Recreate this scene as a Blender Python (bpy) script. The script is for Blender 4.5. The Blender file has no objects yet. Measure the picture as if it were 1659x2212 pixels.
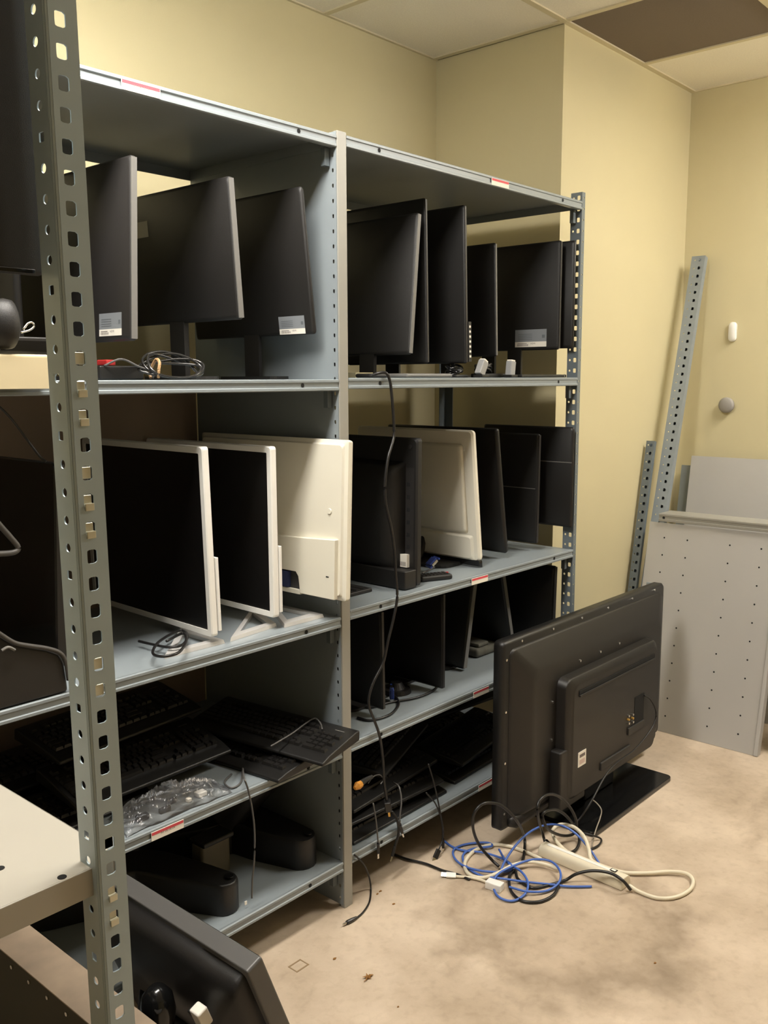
import bpy, bmesh, math, random
from mathutils import Vector, Matrix, noise
random.seed(7)
SC = bpy.context.scene
COL = SC.collection
# ------------------------------------------------------------------ camera
IW, IH = 1659, 2212
FPX, PITCH, YAW, ROLL = 1996.5, 0.143, 0.7248, -0.0029
CAM = Vector((-1.7785, -1.7351, 1.5149))
_F = Vector((math.cos(YAW)*math.cos(PITCH), math.sin(YAW)*math.cos(PITCH), -math.sin(PITCH)))
_R0 = Vector((math.sin(YAW), -math.cos(YAW), 0)); _U0 = _R0.cross(_F)
_R = _R0*math.cos(ROLL)+_U0*math.sin(ROLL); _U = -_R0*math.sin(ROLL)+_U0*math.cos(ROLL)
cd = bpy.data.cameras.new('camera'); cam = bpy.data.objects.new('camera', cd); COL.objects.link(cam)
cd.sensor_fit = 'VERTICAL'; cd.sensor_height = 36.0; cd.lens = FPX/IH*36.0; cd.clip_start = 0.02
m = Matrix((_R, _U, -_F)).transposed().to_4x4(); m.translation = CAM; cam.matrix_world = m
SC.camera = cam
# ------------------------------------------------------------------ world, exposure
w = bpy.data.worlds.new('world'); SC.world = w; w.use_nodes = True
w.node_tree.nodes['Background'].inputs[0].default_value = (1, .93, .82, 1)
w.node_tree.nodes['Background'].inputs[1].default_value = 0.02
SC.view_settings.view_transform = 'Standard'; SC.view_settings.look = 'None'
SC.view_settings.gamma = 1.0; SC.view_settings.use_curve_mapping = False
SC.view_settings.exposure = 0.05
LAMP_COL = (1.0, .955, .885, 1)
# ceiling lamps with wrap-around lenses: centre x, centre y, lens radiance, watts sent straight down
TROFFERS = [(-0.9, -0.38, 30.0, 25.0), (1.8, -1.40, 26.0, 20.0)]

def pt(px, py, ax, v):
    """a point of the photograph at a known plane of the room (real depth)"""
    d = _F + _R*((px-IW/2)/FPX) - _U*((py-IH/2)/FPX)
    i = 'XYZ'.index(ax); t = (v-CAM[i])/d[i]
    return CAM + d*t
# ------------------------------------------------------------------ materials
def srgb(r, g, b):
    f = lambda c: (c/255/12.92) if c/255 <= .04045 else ((c/255+.055)/1.055)**2.4
    return (f(r), f(g), f(b), 1)
MATS = {}
def mat(name, col, rough=.5, metal=0., var=0., scale=30., bump=0., bscale=200., spec=.5, emit=None, coat=0.):
    if name in MATS: return MATS[name]
    M = bpy.data.materials.new(name); M.use_nodes = True; nt = M.node_tree; b = nt.nodes['Principled BSDF']
    b.inputs['Base Color'].default_value = col; b.inputs['Roughness'].default_value = rough
    b.inputs['Metallic'].default_value = metal; b.inputs['Specular IOR Level'].default_value = spec
    if coat: b.inputs['Coat Weight'].default_value = coat; b.inputs['Coat Roughness'].default_value = .08
    if var or bump:
        tc = nt.nodes.new('ShaderNodeTexCoord')
    if var:
        n = nt.nodes.new('ShaderNodeTexNoise'); n.inputs['Scale'].default_value = scale; n.inputs['Detail'].default_value = 6
        r = nt.nodes.new('ShaderNodeValToRGB'); r.color_ramp.elements[0].position = .3; r.color_ramp.elements[1].position = .7
        r.color_ramp.elements[0].color = tuple(c*(1-var) for c in col[:3])+(1,)
        r.color_ramp.elements[1].color = tuple(min(1, c*(1+var)) for c in col[:3])+(1,)
        nt.links.new(tc.outputs['Object'], n.inputs['Vector']); nt.links.new(n.outputs['Fac'], r.inputs['Fac'])
        nt.links.new(r.outputs['Color'], b.inputs['Base Color'])
    if bump:
        n2 = nt.nodes.new('ShaderNodeTexNoise'); n2.inputs['Scale'].default_value = bscale; n2.inputs['Detail'].default_value = 3
        bp = nt.nodes.new('ShaderNodeBump'); bp.inputs['Strength'].default_value = bump; bp.inputs['Distance'].default_value = .002
        nt.links.new(tc.outputs['Object'], n2.inputs['Vector']); nt.links.new(n2.outputs['Fac'], bp.inputs['Height'])
        nt.links.new(bp.outputs['Normal'], b.inputs['Normal'])
    if emit:
        b.inputs['Emission Color'].default_value = emit[0]; b.inputs['Emission Strength'].default_value = emit[1]
    MATS[name] = M
    return M
WALL = mat('wall_paint', srgb(206, 196, 158), .75, var=.02, scale=3, bump=.12, bscale=260)
TILE = mat('ceiling_tile', srgb(244, 239, 228), .9, var=.04, scale=160, bump=.5, bscale=260)
TILE_BROWN = mat('ceiling_tile_brown', srgb(118, 106, 95), .9, var=.04, scale=160, bump=.3, bscale=260)
GRID = mat('grid_bar', srgb(214, 204, 176), .6)
STEEL = mat('grey_enamel', srgb(136, 144, 148), .38, var=.03, scale=6, spec=.5)
STEELD = mat('grey_enamel_edge', srgb(106, 115, 120), .4, var=.03, scale=8)
STEELL = mat('pale_enamel', srgb(150, 148, 140), .4, var=.03, scale=8)
SHEET = mat('sheet_enamel', srgb(178, 176, 172), .42, var=.03, scale=2.5)
BENCH = mat('white_enamel', srgb(170, 165, 153), .4, var=.02, scale=4)
ZINC = mat('zinc_clip', srgb(214, 210, 190), .35, metal=.3)
HOLE = mat('hole_shadow', (.004, .004, .004, 1), .9)
BLACK = mat('black_plastic', (.0105, .0098, .0092, 1), .42, bump=.15, bscale=900)
BLACKM = mat('matt_black_plastic', (.012, .0108, .0098, 1), .5, bump=.25, bscale=900)
GLOSS = mat('gloss_black', (.006, .006, .006, 1), .16)
SCREEN = mat('dark_screen', (.0055, .005, .005, 1), .3)
SCREENG = mat('glossy_screen', (.005, .005, .005, 1), .12)
DGREY = mat('charcoal_plastic', (.022, .020, .019, 1), .45, bump=.15, bscale=900)
TVGREY = mat('charcoal_frame', (.085, .082, .078, 1), .42, bump=.1, bscale=900)
MGREY = mat('grey_plastic', (.16, .155, .145, 1), .45)
WHITE = mat('white_plastic', srgb(240, 238, 232), .4)
CREAM = mat('cream_plastic', srgb(230, 225, 209), .42, var=.02, scale=5)
FOOT = mat('satin_foot', srgb(205, 203, 200), .3, metal=.25)
BEIGE = mat('beige_plastic', srgb(196, 182, 148), .5, var=.03, scale=8)
RUBBER = mat('black_rubber', (.012, .011, .0105, 1), .38)
GCABLE = mat('grey_cable', (.09, .085, .08, 1), .4)
BLUE = mat('blue_cable', srgb(74, 108, 186), .42)
VGA = mat('blue_plug', srgb(44, 66, 140), .4)
WCABLE = mat('white_cable', srgb(226, 216, 192), .45)
PAPER = mat('label_paper', srgb(240, 234, 222), .6)
RED = mat('label_red', srgb(214, 74, 84), .6)
INK = mat('label_ink', srgb(120, 110, 105), .7)
LGREY = mat('label_grey', srgb(134, 138, 142), .5)
DUST = mat('dusty_top', srgb(128, 112, 94), .6, var=.28, scale=9)
OLIVE = mat('olive_back', srgb(58, 54, 42), .55, var=.08, scale=6)
CHROME = mat('bright_metal', (.75, .73, .68, 1), .25, metal=1.)
GOLD = mat('gold_contact', srgb(212, 170, 90), .35, metal=.6)
ORANGE = mat('orange_tip', srgb(222, 152, 60), .5)
RUBBAND = mat('tan_band', srgb(176, 140, 98), .6)
REDP = mat('red_plug', srgb(176, 44, 44), .45)
LEAF = mat('dry_leaf', srgb(134, 92, 40), .8, var=.3, scale=120)
PHILL = mat('black_keycap', (.014, .013, .0125, 1), .33)
# concrete floor with worn stains
def floor_mat():
    M = bpy.data.materials.new('concrete_floor'); M.use_nodes = True; nt = M.node_tree; b = nt.nodes['Principled BSDF']
    N = nt.nodes.new; L = nt.links.new
    tc = N('ShaderNodeTexCoord')
    n1 = N('ShaderNodeTexNoise'); n1.inputs['Scale'].default_value = 2.2; n1.inputs['Detail'].default_value = 8; n1.inputs['Roughness'].default_value = .62
    n2 = N('ShaderNodeTexNoise'); n2.inputs['Scale'].default_value = 38; n2.inputs['Detail'].default_value = 5
    n3 = N('ShaderNodeTexNoise'); n3.inputs['Scale'].default_value = 260; n3.inputs['Detail'].default_value = 2
    for n in (n1, n2, n3): L(tc.outputs['Object'], n.inputs['Vector'])
    r1 = N('ShaderNodeValToRGB'); e = r1.color_ramp.elements
    e[0].position = .33; e[0].color = srgb(168, 150, 128); e[1].position = .62; e[1].color = srgb(208, 190, 168)
    L(n1.outputs['Fac'], r1.inputs['Fac'])
    r2 = N('ShaderNodeValToRGB'); e = r2.color_ramp.elements
    e[0].position = .28; e[0].color = (.8, .78, .75, 1); e[1].position = .5; e[1].color = (1, 1, 1, 1)
    L(n2.outputs['Fac'], r2.inputs['Fac'])
    mx = N('ShaderNodeMix'); mx.data_type = 'RGBA'; mx.blend_type = 'MULTIPLY'; mx.inputs[0].default_value = .55
    L(r1.outputs['Color'], mx.inputs[6]); L(r2.outputs['Color'], mx.inputs[7])
    last = mx.outputs[2]
    # worn dark stains with a shape of their own
    for (cx, cy, rx, ry, s) in ((.38, -.50, .37, .37, .85), (.62, -1.0, .5, .28, .25), (1.5, -.80, .35, .16, .55)):
        mp = N('ShaderNodeMapping'); mp.inputs['Location'].default_value = (-cx/rx, -cy/ry, 0); mp.inputs['Scale'].default_value = (1/rx, 1/ry, 1)
        L(tc.outputs['Object'], mp.inputs['Vector'])
        nd = N('ShaderNodeTexNoise'); nd.inputs['Scale'].default_value = 2.5; nd.inputs['Detail'].default_value = 6
        L(mp.outputs['Vector'], nd.inputs['Vector'])
        ln = N('ShaderNodeVectorMath'); ln.operation = 'LENGTH'; L(mp.outputs['Vector'], ln.inputs[0])
        ad = N('ShaderNodeMath'); ad.operation = 'MULTIPLY_ADD'; ad.inputs[1].default_value = 1.4; L(nd.outputs['Fac'], ad.inputs[0]); L(ln.outputs['Value'], ad.inputs[2])
        rr = N('ShaderNodeValToRGB'); e = rr.color_ramp.elements
        e[0].position = .35; e[0].color = (.90, .885, .87, 1); e[1].position = .90; e[1].color = (1, 1, 1, 1)
        for po, co in ((.60, (.86, .84, .82, 1)), (.74, (.66, .63, .60, 1))): q = e.new(po); q.color = co
        mr = N('ShaderNodeMath'); mr.operation = 'MULTIPLY'; mr.inputs[1].default_value = .5; L(ad.outputs[0], mr.inputs[0])
        L(mr.outputs[0], rr.inputs['Fac'])
        m2 = N('ShaderNodeMix'); m2.data_type = 'RGBA'; m2.blend_type = 'MULTIPLY'; m2.inputs[0].default_value = s
        L(last, m2.inputs[6]); L(rr.outputs['Color'], m2.inputs[7]); last = m2.outputs[2]
    L(last, b.inputs['Base Color'])
    b.inputs['Roughness'].default_value = .62
    bp = N('ShaderNodeBump'); bp.inputs['Strength'].default_value = .12; bp.inputs['Distance'].default_value = .002
    L(n3.outputs['Fac'], bp.inputs['Height']); L(bp.outputs['Normal'], b.inputs['Normal'])
    return M
FLOOR = floor_mat()
def film_mat():
    M = bpy.data.materials.new('clear_film'); M.use_nodes = True; nt = M.node_tree; nt.nodes.clear()
    N = nt.nodes.new; L = nt.links.new
    o = N('ShaderNodeOutputMaterial'); mx = N('ShaderNodeMixShader'); t = N('ShaderNodeBsdfTransparent'); g = N('ShaderNodeBsdfGlossy')
    t.inputs[0].default_value = (.97, .96, .95, 1); g.inputs[0].default_value = (.9, .88, .9, 1); g.inputs['Roughness'].default_value = .2
    lw = N('ShaderNodeLayerWeight'); lw.inputs[0].default_value = .32
    m0 = N('ShaderNodeMixShader'); m0.inputs[0].default_value = .045; df = N('ShaderNodeBsdfDiffuse'); df.inputs[0].default_value = (.85, .84, .86, 1)
    L(t.outputs[0], m0.inputs[1]); L(df.outputs[0], m0.inputs[2])
    L(lw.outputs['Fresnel'], mx.inputs[0]); L(m0.outputs[0], mx.inputs[1]); L(g.outputs[0], mx.inputs[2]); L(mx.outputs[0], o.inputs[0])
    return M
FILM = film_mat()
# ------------------------------------------------------------------ mesh helpers
class MB:
    def __init__(s): s.v = []; s.f = []; s.mi = []; s.cur = 0
    def use(s, i): s.cur = i; return s
    def face(s, idx): s.f.append(tuple(idx)); s.mi.append(s.cur)
    def quad(s, a, b, c, d):
        n = len(s.v); s.v += [Vector(a), Vector(b), Vector(c), Vector(d)]; s.face((n, n+1, n+2, n+3))
    def box(s, x0, y0, z0, x1, y1, z1, M=None):
        n = len(s.v)
        for z in (z0, z1):
            for (x, y) in ((x0, y0), (x1, y0), (x1, y1), (x0, y1)):
                p = Vector((x, y, z)); s.v.append(M @ p if M else p)
        for q in ((3, 2, 1, 0), (4, 5, 6, 7), (0, 1, 5, 4), (1, 2, 6, 5), (2, 3, 7, 6), (3, 0, 4, 7)): s.face([n+i for i in q])
        return s
    def prism(s, poly, f0, f1, cap=True):
        """poly: list of 2D points, f0/f1 map (u,v)->3D at both ends"""
        n = len(s.v); k = len(poly)
        s.v += [Vector(f0(*p)) for p in poly]+[Vector(f1(*p)) for p in poly]
        for i in range(k): s.face((n+i, n+(i+1) % k, n+k+(i+1) % k, n+k+i))
        if cap: s.face([n+i for i in range(k)][::-1]); s.face([n+k+i for i in range(k)])
        return s
    def loft(s, rings, cap0=True, cap1=True):
        n = len(s.v); k = len(rings[0])
        for r in rings: s.v += [Vector(p) for p in r]
        for j in range(len(rings)-1):
            for i in range(k):
                a = n+j*k+i; b = n+j*k+(i+1) % k
                s.face((a, b, b+k, a+k))
        if cap0: s.face([n+i for i in range(k)][::-1])
        if cap1: s.face([n+(len(rings)-1)*k+i for i in range(k)])
        return s
    def tube(s, pts, r, n=7, closed=False):
        pts = [Vector(p) for p in pts]; rings = []; up = Vector((0, 0, 1))
        for i, p in enumerate(pts):
            if closed: t = pts[(i+1) % len(pts)]-pts[i-1]
            else: t = pts[min(i+1, len(pts)-1)]-pts[max(i-1, 0)]
            if t.length < 1e-9: t = Vector((0, 0, 1))
            t.normalize(); a = t.cross(up)
            if a.length < .05: a = t.cross(Vector((1, 0, 0)))
            a.normalize(); b = t.cross(a)
            rr = r[i] if isinstance(r, (list, tuple)) else r
            rings.append([p+a*(rr*math.cos(2*math.pi*k/n))+b*(rr*math.sin(2*math.pi*k/n)) for k in range(n)])
        if closed: rings.append(rings[0]); s.loft(rings, False, False)
        else: s.loft(rings)
        return s
    def disc(s, c, axis, r, h, n=14, r2=None):
        c = Vector(c); a = Vector(axis).normalized(); u = a.orthogonal().normalized(); v = a.cross(u); r2 = r if r2 is None else r2
        ring = lambda rr, d: [c+a*d+u*(rr*math.cos(2*math.pi*k/n))+v*(rr*math.sin(2*math.pi*k/n)) for k in range(n)]
        s.loft([ring(r, 0), ring(r2, h)]); return s
    def tf(s, M, start=0):
        for i in range(start, len(s.v)): s.v[i] = M @ s.v[i]
        return s
    def build(s, name, mats, parent=None, bevel=0., seg=2, solid=0., smooth=False, label=None, at0=None):
        org = at0 if at0 is not None else (parent['_o'] if parent is not None and '_o' in parent else (0, 0, 0))
        org = Vector(org)
        me = bpy.data.meshes.new(name); me.from_pydata([tuple(v-org) for v in s.v], [], s.f)
        if not isinstance(mats, (list, tuple)): mats = [mats]
        for M in mats: me.materials.append(M)
        if len(mats) > 1: me.polygons.foreach_set('material_index', s.mi)
        bm = bmesh.new(); bm.from_mesh(me); bmesh.ops.recalc_face_normals(bm, faces=bm.faces); bm.to_mesh(me); bm.free()
        o = bpy.data.objects.new(name, me); COL.objects.link(o)
        if parent is not None: o.parent = parent
        if at0 is not None and parent is None: o.location = org
        if parent is not None and parent.type == 'MESH': o['_o'] = tuple(org)
        else: o['_o'] = tuple(org)
        if solid:
            md = o.modifiers.new('thickness', 'SOLIDIFY'); md.thickness = solid; md.offset = 0
        if bevel:
            md = o.modifiers.new('edges', 'BEVEL'); md.width = bevel; md.segments = seg; md.limit_method = 'ANGLE'; md.angle_limit = math.radians(40)
        if smooth or bevel:
            me.polygons.foreach_set('use_smooth', [True]*len(me.polygons))
            if not smooth or smooth == 'auto':
                md = o.modifiers.new('shade', 'WEIGHTED_NORMAL') if bevel else None
                if md: md.keep_sharp = False
        if label: o['label'] = label
        return o
def thing(name, loc, label, cat, group=None, kind=None):
    o = bpy.data.objects.new(name, None); COL.objects.link(o); o.location = loc; o['_o'] = tuple(loc); o.empty_display_size = .05
    o['label'] = label; o['category'] = cat
    if group: o['group'] = group
    if kind: o['kind'] = kind
    return o
def tag(o, label, cat, group=None):
    o['label'] = label; o['category'] = cat
    if group: o['group'] = group
    return o
def struct(o): o['kind'] = 'structure'; return o
def rrect(w, h, r, n=4):
    """rounded rectangle outline centred on 0"""
    out = []
    for (cx, cy, a0) in ((w/2-r, h/2-r, 0), (-w/2+r, h/2-r, 90), (-w/2+r, -h/2+r, 180), (w/2-r, -h/2+r, 270)):
        for k in range(n+1):
            a = math.radians(a0+90*k/n); out.append((cx+r*math.cos(a), cy+r*math.sin(a)))
    return out
def smooth_path(pts, n=8, closed=False):
    P = [Vector(p) for p in pts]; out = []
    K = len(P); rng = range(K) if closed else range(K-1)
    for i in rng:
        p0 = P[i-1] if (closed or i > 0) else P[0]*2-P[1]
        p1 = P[i]; p2 = P[(i+1) % K]
        p3 = P[(i+2) % K] if (closed or i+2 < K) else P[-1]*2-P[-2]
        for k in range(n):
            t = k/n
            out.append(.5*((2*p1)+(p2-p0)*t+(2*p0-5*p1+4*p2-p3)*t*t+(3*p1-p0-3*p2+p3)*t**3))
    if not closed: out.append(P[-1])
    return out
def superr(a, b, n):
    return lambda th: 1/((abs(math.cos(th)/a)**n+abs(math.sin(th)/b)**n)**(1/n))
def perf(mb, O, du, dv, u0, u1, v0, pitch, holes, k=16):
    """a strip of sheet metal of cells, each with its punched hole: holes = [(uc, rfun) or None]"""
    O = Vector(O); du = Vector(du); dv = Vector(dv)
    for i, hle in enumerate(holes):
        a, b = v0+i*pitch, v0+(i+1)*pitch
        P = lambda u, v: O+du*u+dv*v
        if hle is None: mb.quad(P(u0, a), P(u1, a), P(u1, b), P(u0, b)); continue
        uc, rf = hle; vc = (a+b)/2
        ang = [2*math.pi*j/k for j in range(k)]+[math.atan2(y-vc, x-uc) % (2*math.pi) for x in (u0, u1) for y in (a, b)]
        ang = sorted(set(round(x, 5) for x in ang)); outer = []; inner = []
        for th in ang:
            c, s_ = math.cos(th), math.sin(th); ts = []
            if c > 1e-6: ts.append((u1-uc)/c)
            if c < -1e-6: ts.append((u0-uc)/c)
            if s_ > 1e-6: ts.append((b-vc)/s_)
            if s_ < -1e-6: ts.append((a-vc)/s_)
            t = min(ts); outer.append((uc+c*t, vc+s_*t)); r = rf(th); inner.append((uc+c*r, vc+s_*r))
        n = len(mb.v); K = len(ang)
        mb.v += [P(*q) for q in outer]+[P(*q) for q in inner]
        for j in range(K): mb.face((n+j, n+(j+1) % K, n+K+(j+1) % K, n+K+j))
def text_mesh(mb, txt, size, f, mi):
    """letters as flat faces; f maps (u,v) to 3D"""
    c = bpy.data.curves.new('letters', 'FONT'); c.body = txt; c.size = size; c.align_x = 'CENTER'; c.resolution_u = 2
    o = bpy.data.objects.new('letters', c); COL.objects.link(o)
    dg = bpy.context.evaluated_depsgraph_get(); me = o.evaluated_get(dg).to_mesh()
    n = len(mb.v); mb.v += [Vector(f(v.co.x, v.co.y)) for v in me.vertices]; mb.use(mi)
    for p in me.polygons: mb.face([n+i for i in p.vertices])
    o.evaluated_get(dg).to_mesh_clear(); bpy.data.objects.remove(o); bpy.data.curves.remove(c)
def copy_tree(o, parent=None):
    c = o.copy(); COL.objects.link(c); c.parent = parent
    for ch in list(o.children): copy_tree(ch, c)
    return c
# ------------------------------------------------------------------ the room
XJ, YB, YJ, XF, ZC = 1.378, 0.766, 0.165, 2.50, 2.808
XL, YF = -5.2, -6.0
def shell(name, box, M):
    return struct(MB().box(*box).build(name, M))
shell('floor', (XL-.1, YF-.1, -.1, XF+.1, YB+.1, 0), FLOOR)
shell('wall_back', (XL-.1, YB, 0, XJ, YB+.12, ZC), WALL)
shell('wall_return', (XJ, YJ+.12, 0, XJ+.12, YB, ZC), WALL)
shell('wall_alcove', (XJ, YJ, 0, XF, YJ+.12, ZC), WALL)
shell('wall_right', (XF, YF, 0, XF+.12, YB+.1, ZC), WALL)
shell('wall_left', (XL-.12, YF, 0, XL, YB, ZC), WALL)
shell('wall_front', (XL-.1, YF-.12, 0, XF+.1, YF, ZC), WALL)
ceil = shell('ceiling', (XL-.1, YF-.1, ZC+.02, XF+.1, YB+.1, ZC+.1), GRID)
GX = [XF+.001]; x = 1.99
while x > XL: GX.append(x); x -= .632
GX.append(XL); GX = GX[::-1]
GY = [YB]; y = YJ-.012
while y > YF: GY.append(y); y -= .61
GY.append(YF); GY = GY[::-1]
tile_meshes = {}
lamp_cells = [(x-.65, x+.65, y-.28, y+.28) for (x, y, _g, _d) in TROFFERS]
for i in range(len(GX)-1):
    for j in range(len(GY)-1):
        x0, x1, y0, y1 = GX[i], GX[i+1], GY[j], GY[j+1]
        cx, cy = (x0+x1)/2, (y0+y1)/2
        if cx > XJ and cy > YJ: continue
        brown = (XJ-.05 < cx < 2.0 and -.5 < cy < YJ)
        key = (round(x1-x0, 3), round(y1-y0, 3), brown)
        if key not in tile_meshes:
            g = .011
            t = MB().box(-(x1-x0)/2+g, -(y1-y0)/2+g, 0, (x1-x0)/2-g, (y1-y0)/2-g, .014).build('ceiling_tile', TILE_BROWN if brown else TILE, ceil)
            t.location = (cx, cy, ZC+.003); tile_meshes[key] = t
            if brown: t['label'] = 'brown ceiling tile'
        else:
            t = tile_meshes[key].copy(); COL.objects.link(t); t.location = (cx, cy, ZC+.003)
for i, x in enumerate(GX):
    MB().box(x-.012, YF, ZC-.002, x+.012, YB if x < XJ+.02 else YJ, ZC+.006).build('grid_bar', GRID, ceil)
for j, y in enumerate(GY):
    MB().box(XL, y-.012, ZC-.0025, XJ if y > YJ else XF, y+.012, ZC+.0055).build('grid_bar', GRID, ceil)
# ceiling lamps (behind the camera's field of view): housing, diffuser and their light
LAMPNAME = ['white ceiling troffer lamp above the shelving aisle', 'white ceiling troffer lamp near the right wall', '']
for k, (x0, x1, y0, y1) in enumerate(lamp_cells):
    cx, cy = (x0+x1)/2, (y0+y1)/2
    T = thing('ceiling_lamp', (cx, cy, ZC), LAMPNAME[k], 'lamp')
    dm = mat('lamp_lens_%d' % k, (.9, .9, .88, 1), .5, emit=(LAMP_COL, TROFFERS[k][2]))
    xa, xb, ya, yb = x0+.05, x1-.05, y0+.14, y1-.14
    for xs in (xa+.2, xb-.2): MB().disc((xs, cy, ZC-.03), (0, 0, 1), .012, .028, 10).build('stem', BENCH, T)
    MB().box(xa-.01, ya+.08, ZC-.045, xb+.01, yb-.08, ZC-.03).build('housing', BENCH, T)
    b = MB(); b.prism([(ya, -.05), (yb, -.05), (yb, -.09), (yb-.05, -.12), (ya+.05, -.12), (ya, -.09)], lambda u, v: (xa, u, ZC+v), lambda u, v: (xb, u, ZC+v))
    b.build('lens', dm, T)
    ld = bpy.data.lights.new('lamp_light', 'AREA'); ld.shape = 'RECTANGLE'; ld.size = xb-xa; ld.size_y = yb-ya
    ld.energy = TROFFERS[k][3]; ld.color = LAMP_COL[:3]
    lo = bpy.data.objects.new('lamp_light', ld); COL.objects.link(lo); lo.parent = T; lo.location = (0, 0, -.125)
# ------------------------------------------------------------------ the long shelving unit
W = 1.25; D = .61; Z1 = 2.134
ZL = [Z1, 1.514, .8655, .4864, .144]; DZR = [.006, .004, .0135, .006, .010]
U = thing('shelving_unit', (0, .3, 0), 'grey steel shelving unit of two bays filled with monitors and keyboards', 'shelving')
LIP = [(0, 0), (-.003, -.002), (-.003, -.0075), (0, -.0095), (0, -.0205), (-.003, -.0225), (-.003, -.028), (0, -.030), (.014, -.030), (.014, -.027), (.004, -.027), (.004, 0)]
SHELVES = {}
def make_shelf(x0, x1, z, key):
    b = MB()
    b.box(x0, .003, z-.003, x1, D, z)
    b.prism(LIP, lambda u, v: (x0, u, z+v), lambda u, v: (x1, u, z+v))
    b.box(x0, D-.003, z-.03, x1, D, z-.003)
    b.box(x0, .005, z-.028, x0+.003, D, z-.003); b.box(x1-.003, .005, z-.028, x1, D, z-.003)
    o = b.build('shelf', STEEL, U); SHELVES[key] = o
    for xh in (x0+.13, x1-.13):
        MB().disc((xh, -.0006, z-.015), (0, -1, 0), .0055, .0006, 10).build('bolt_hole', HOLE, o)
    MB().box(x0+.004, .02, z-.075, x0+.02, .035, z-.03).build('bracket', STEELD, o)
    MB().box(x1-.02, .02, z-.075, x1-.004, .035, z-.03).build('bracket', STEELD, o)
    return o
for i, z in enumerate(ZL):
    make_shelf(-W, -.002, z, ('L', i)); make_shelf(.035, W-.002, z+DZR[i], ('R', i))
def shelf_tag(key, xa, xb, zt, txt=None):
    """paper slip with a red band clipped to the lip"""
    b = MB(); y = -.0042; h = .021
    b.use(0).box(xa, y, zt-h, xb, -.003, zt)
    b.use(1).quad((xa+.001, y-.0003, zt-.0078), (xb-.001, y-.0003, zt-.0078), (xb-.001, y-.0003, zt-.001), (xa+.001, y-.0003, zt-.001))
    if txt: text_mesh(b, txt, .009, lambda u, v: ((xa+xb)/2+u, y-.0005, zt-.012+v), 2)
    b.build('shelf_tag', [PAPER, RED, INK], SHELVES[key], label='white paper slip with a red band')
a = pt(260, 180, 'Y', 0); c = pt(344, 203, 'Y', 0); shelf_tag(('L', 0), a.x, c.x, Z1-.006, 'A11K-A1E')
a = pt(325, 1810, 'Y', 0); c = pt(395, 1785, 'Y', 0); shelf_tag(('L', 3), a.x, c.x, ZL[3]-.006, 'A11K-A1A')
a = pt(1060, 392, 'Y', 0); c = pt(1097, 400, 'Y', 0); shelf_tag(('R', 0), a.x, c.x, Z1+.006-.006)
a = pt(1017, 1255, 'Y', 0); c = pt(1052, 1246, 'Y', 0); shelf_tag(('R', 2), a.x, c.x, ZL[2]+.0135-.006)
a = pt(1021, 1497, 'Y', 0); c = pt(1054, 1486, 'Y', 0); shelf_tag(('R', 3), a.x, c.x, ZL[3]+.006-.006)
a = pt(1032, 1700, 'Y', 0); c = pt(1064, 1685, 'Y', 0); shelf_tag(('R', 4), a.x, c.x, ZL[4]+.010-.006)
PITCHH = .0381
circ = lambda r: (lambda th: r)
# centre divider: pale front post and grey side panel with a row of punched slots
b = MB(); b.box(.0, -.004, 0, .034, .012, Z1+.012)
b.build('post', STEELL, U, bevel=.002)
b = MB(); n = int((Z1+.005)/PITCHH)
perf(b, (-.001, 0, 0), (0, 1, 0), (0, 0, 1), 0, .026, .01, PITCHH, [(.012, superr(.0034, .0055, 2.4))]*n, 10)
b.quad((-.001, .026, .01), (-.001, D, .01), (-.001, D, .01+n*PITCHH), (-.001, .026, .01+n*PITCHH))
b.build('side_panel', STEEL, U, solid=.0016)
b = MB(); b.box(.002, .58, 0, .034, D, Z1+.01); b.build('post', STEELD, U)
SHADEP = mat('shade_fill_sheet', srgb(146, 130, 116), .6, var=.06, scale=3)
for i in (1, 2, 3):
    MB().box(-W+.004, D+.0005, ZL[i+1]-.02, -.006, D+.003, ZL[i]-.032).build('shade_panel', SHADEP, U)  # sheets added to put shade into the open back of the left bay
# right end post, perforated angle
ZR = 2.172; n = int(ZR/PITCHH)
b = MB()
perf(b, (W, 0, 0), (0, 1, 0), (0, 0, 1), 0, .022, 0, PITCHH, [(.0125, superr(.006, .008, 6))]*n, 8)
perf(b, (W, 0, 0), (0, 1, 0), (0, 0, 1), .022, .044, 0, PITCHH, [(.033, circ(.004))]*n, 8)
perf(b, (W, 0, 0), (1, 0, 0), (0, 0, 1), 0, .021, 0, PITCHH, [(.0115, circ(.0035))]*n, 8)
b.build('post', STEELD, U, solid=.0018)
b = MB(); b.box(W-.002, D-.04, 0, W, D, ZR); b.box(W-.04, D-.002, 0, W, D, ZR); b.build('post', STEELD, U)
for yy in (0, D-.04):
    b = MB(); b.box(-W-.002, yy, 0, -W, yy+.04, Z1+.04); b.box(-W-.002, yy if yy == 0 else D-.002, 0, -W+.03, yy+.002 if yy == 0 else D, Z1+.04); b.build('post', STEELD, U)
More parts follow.
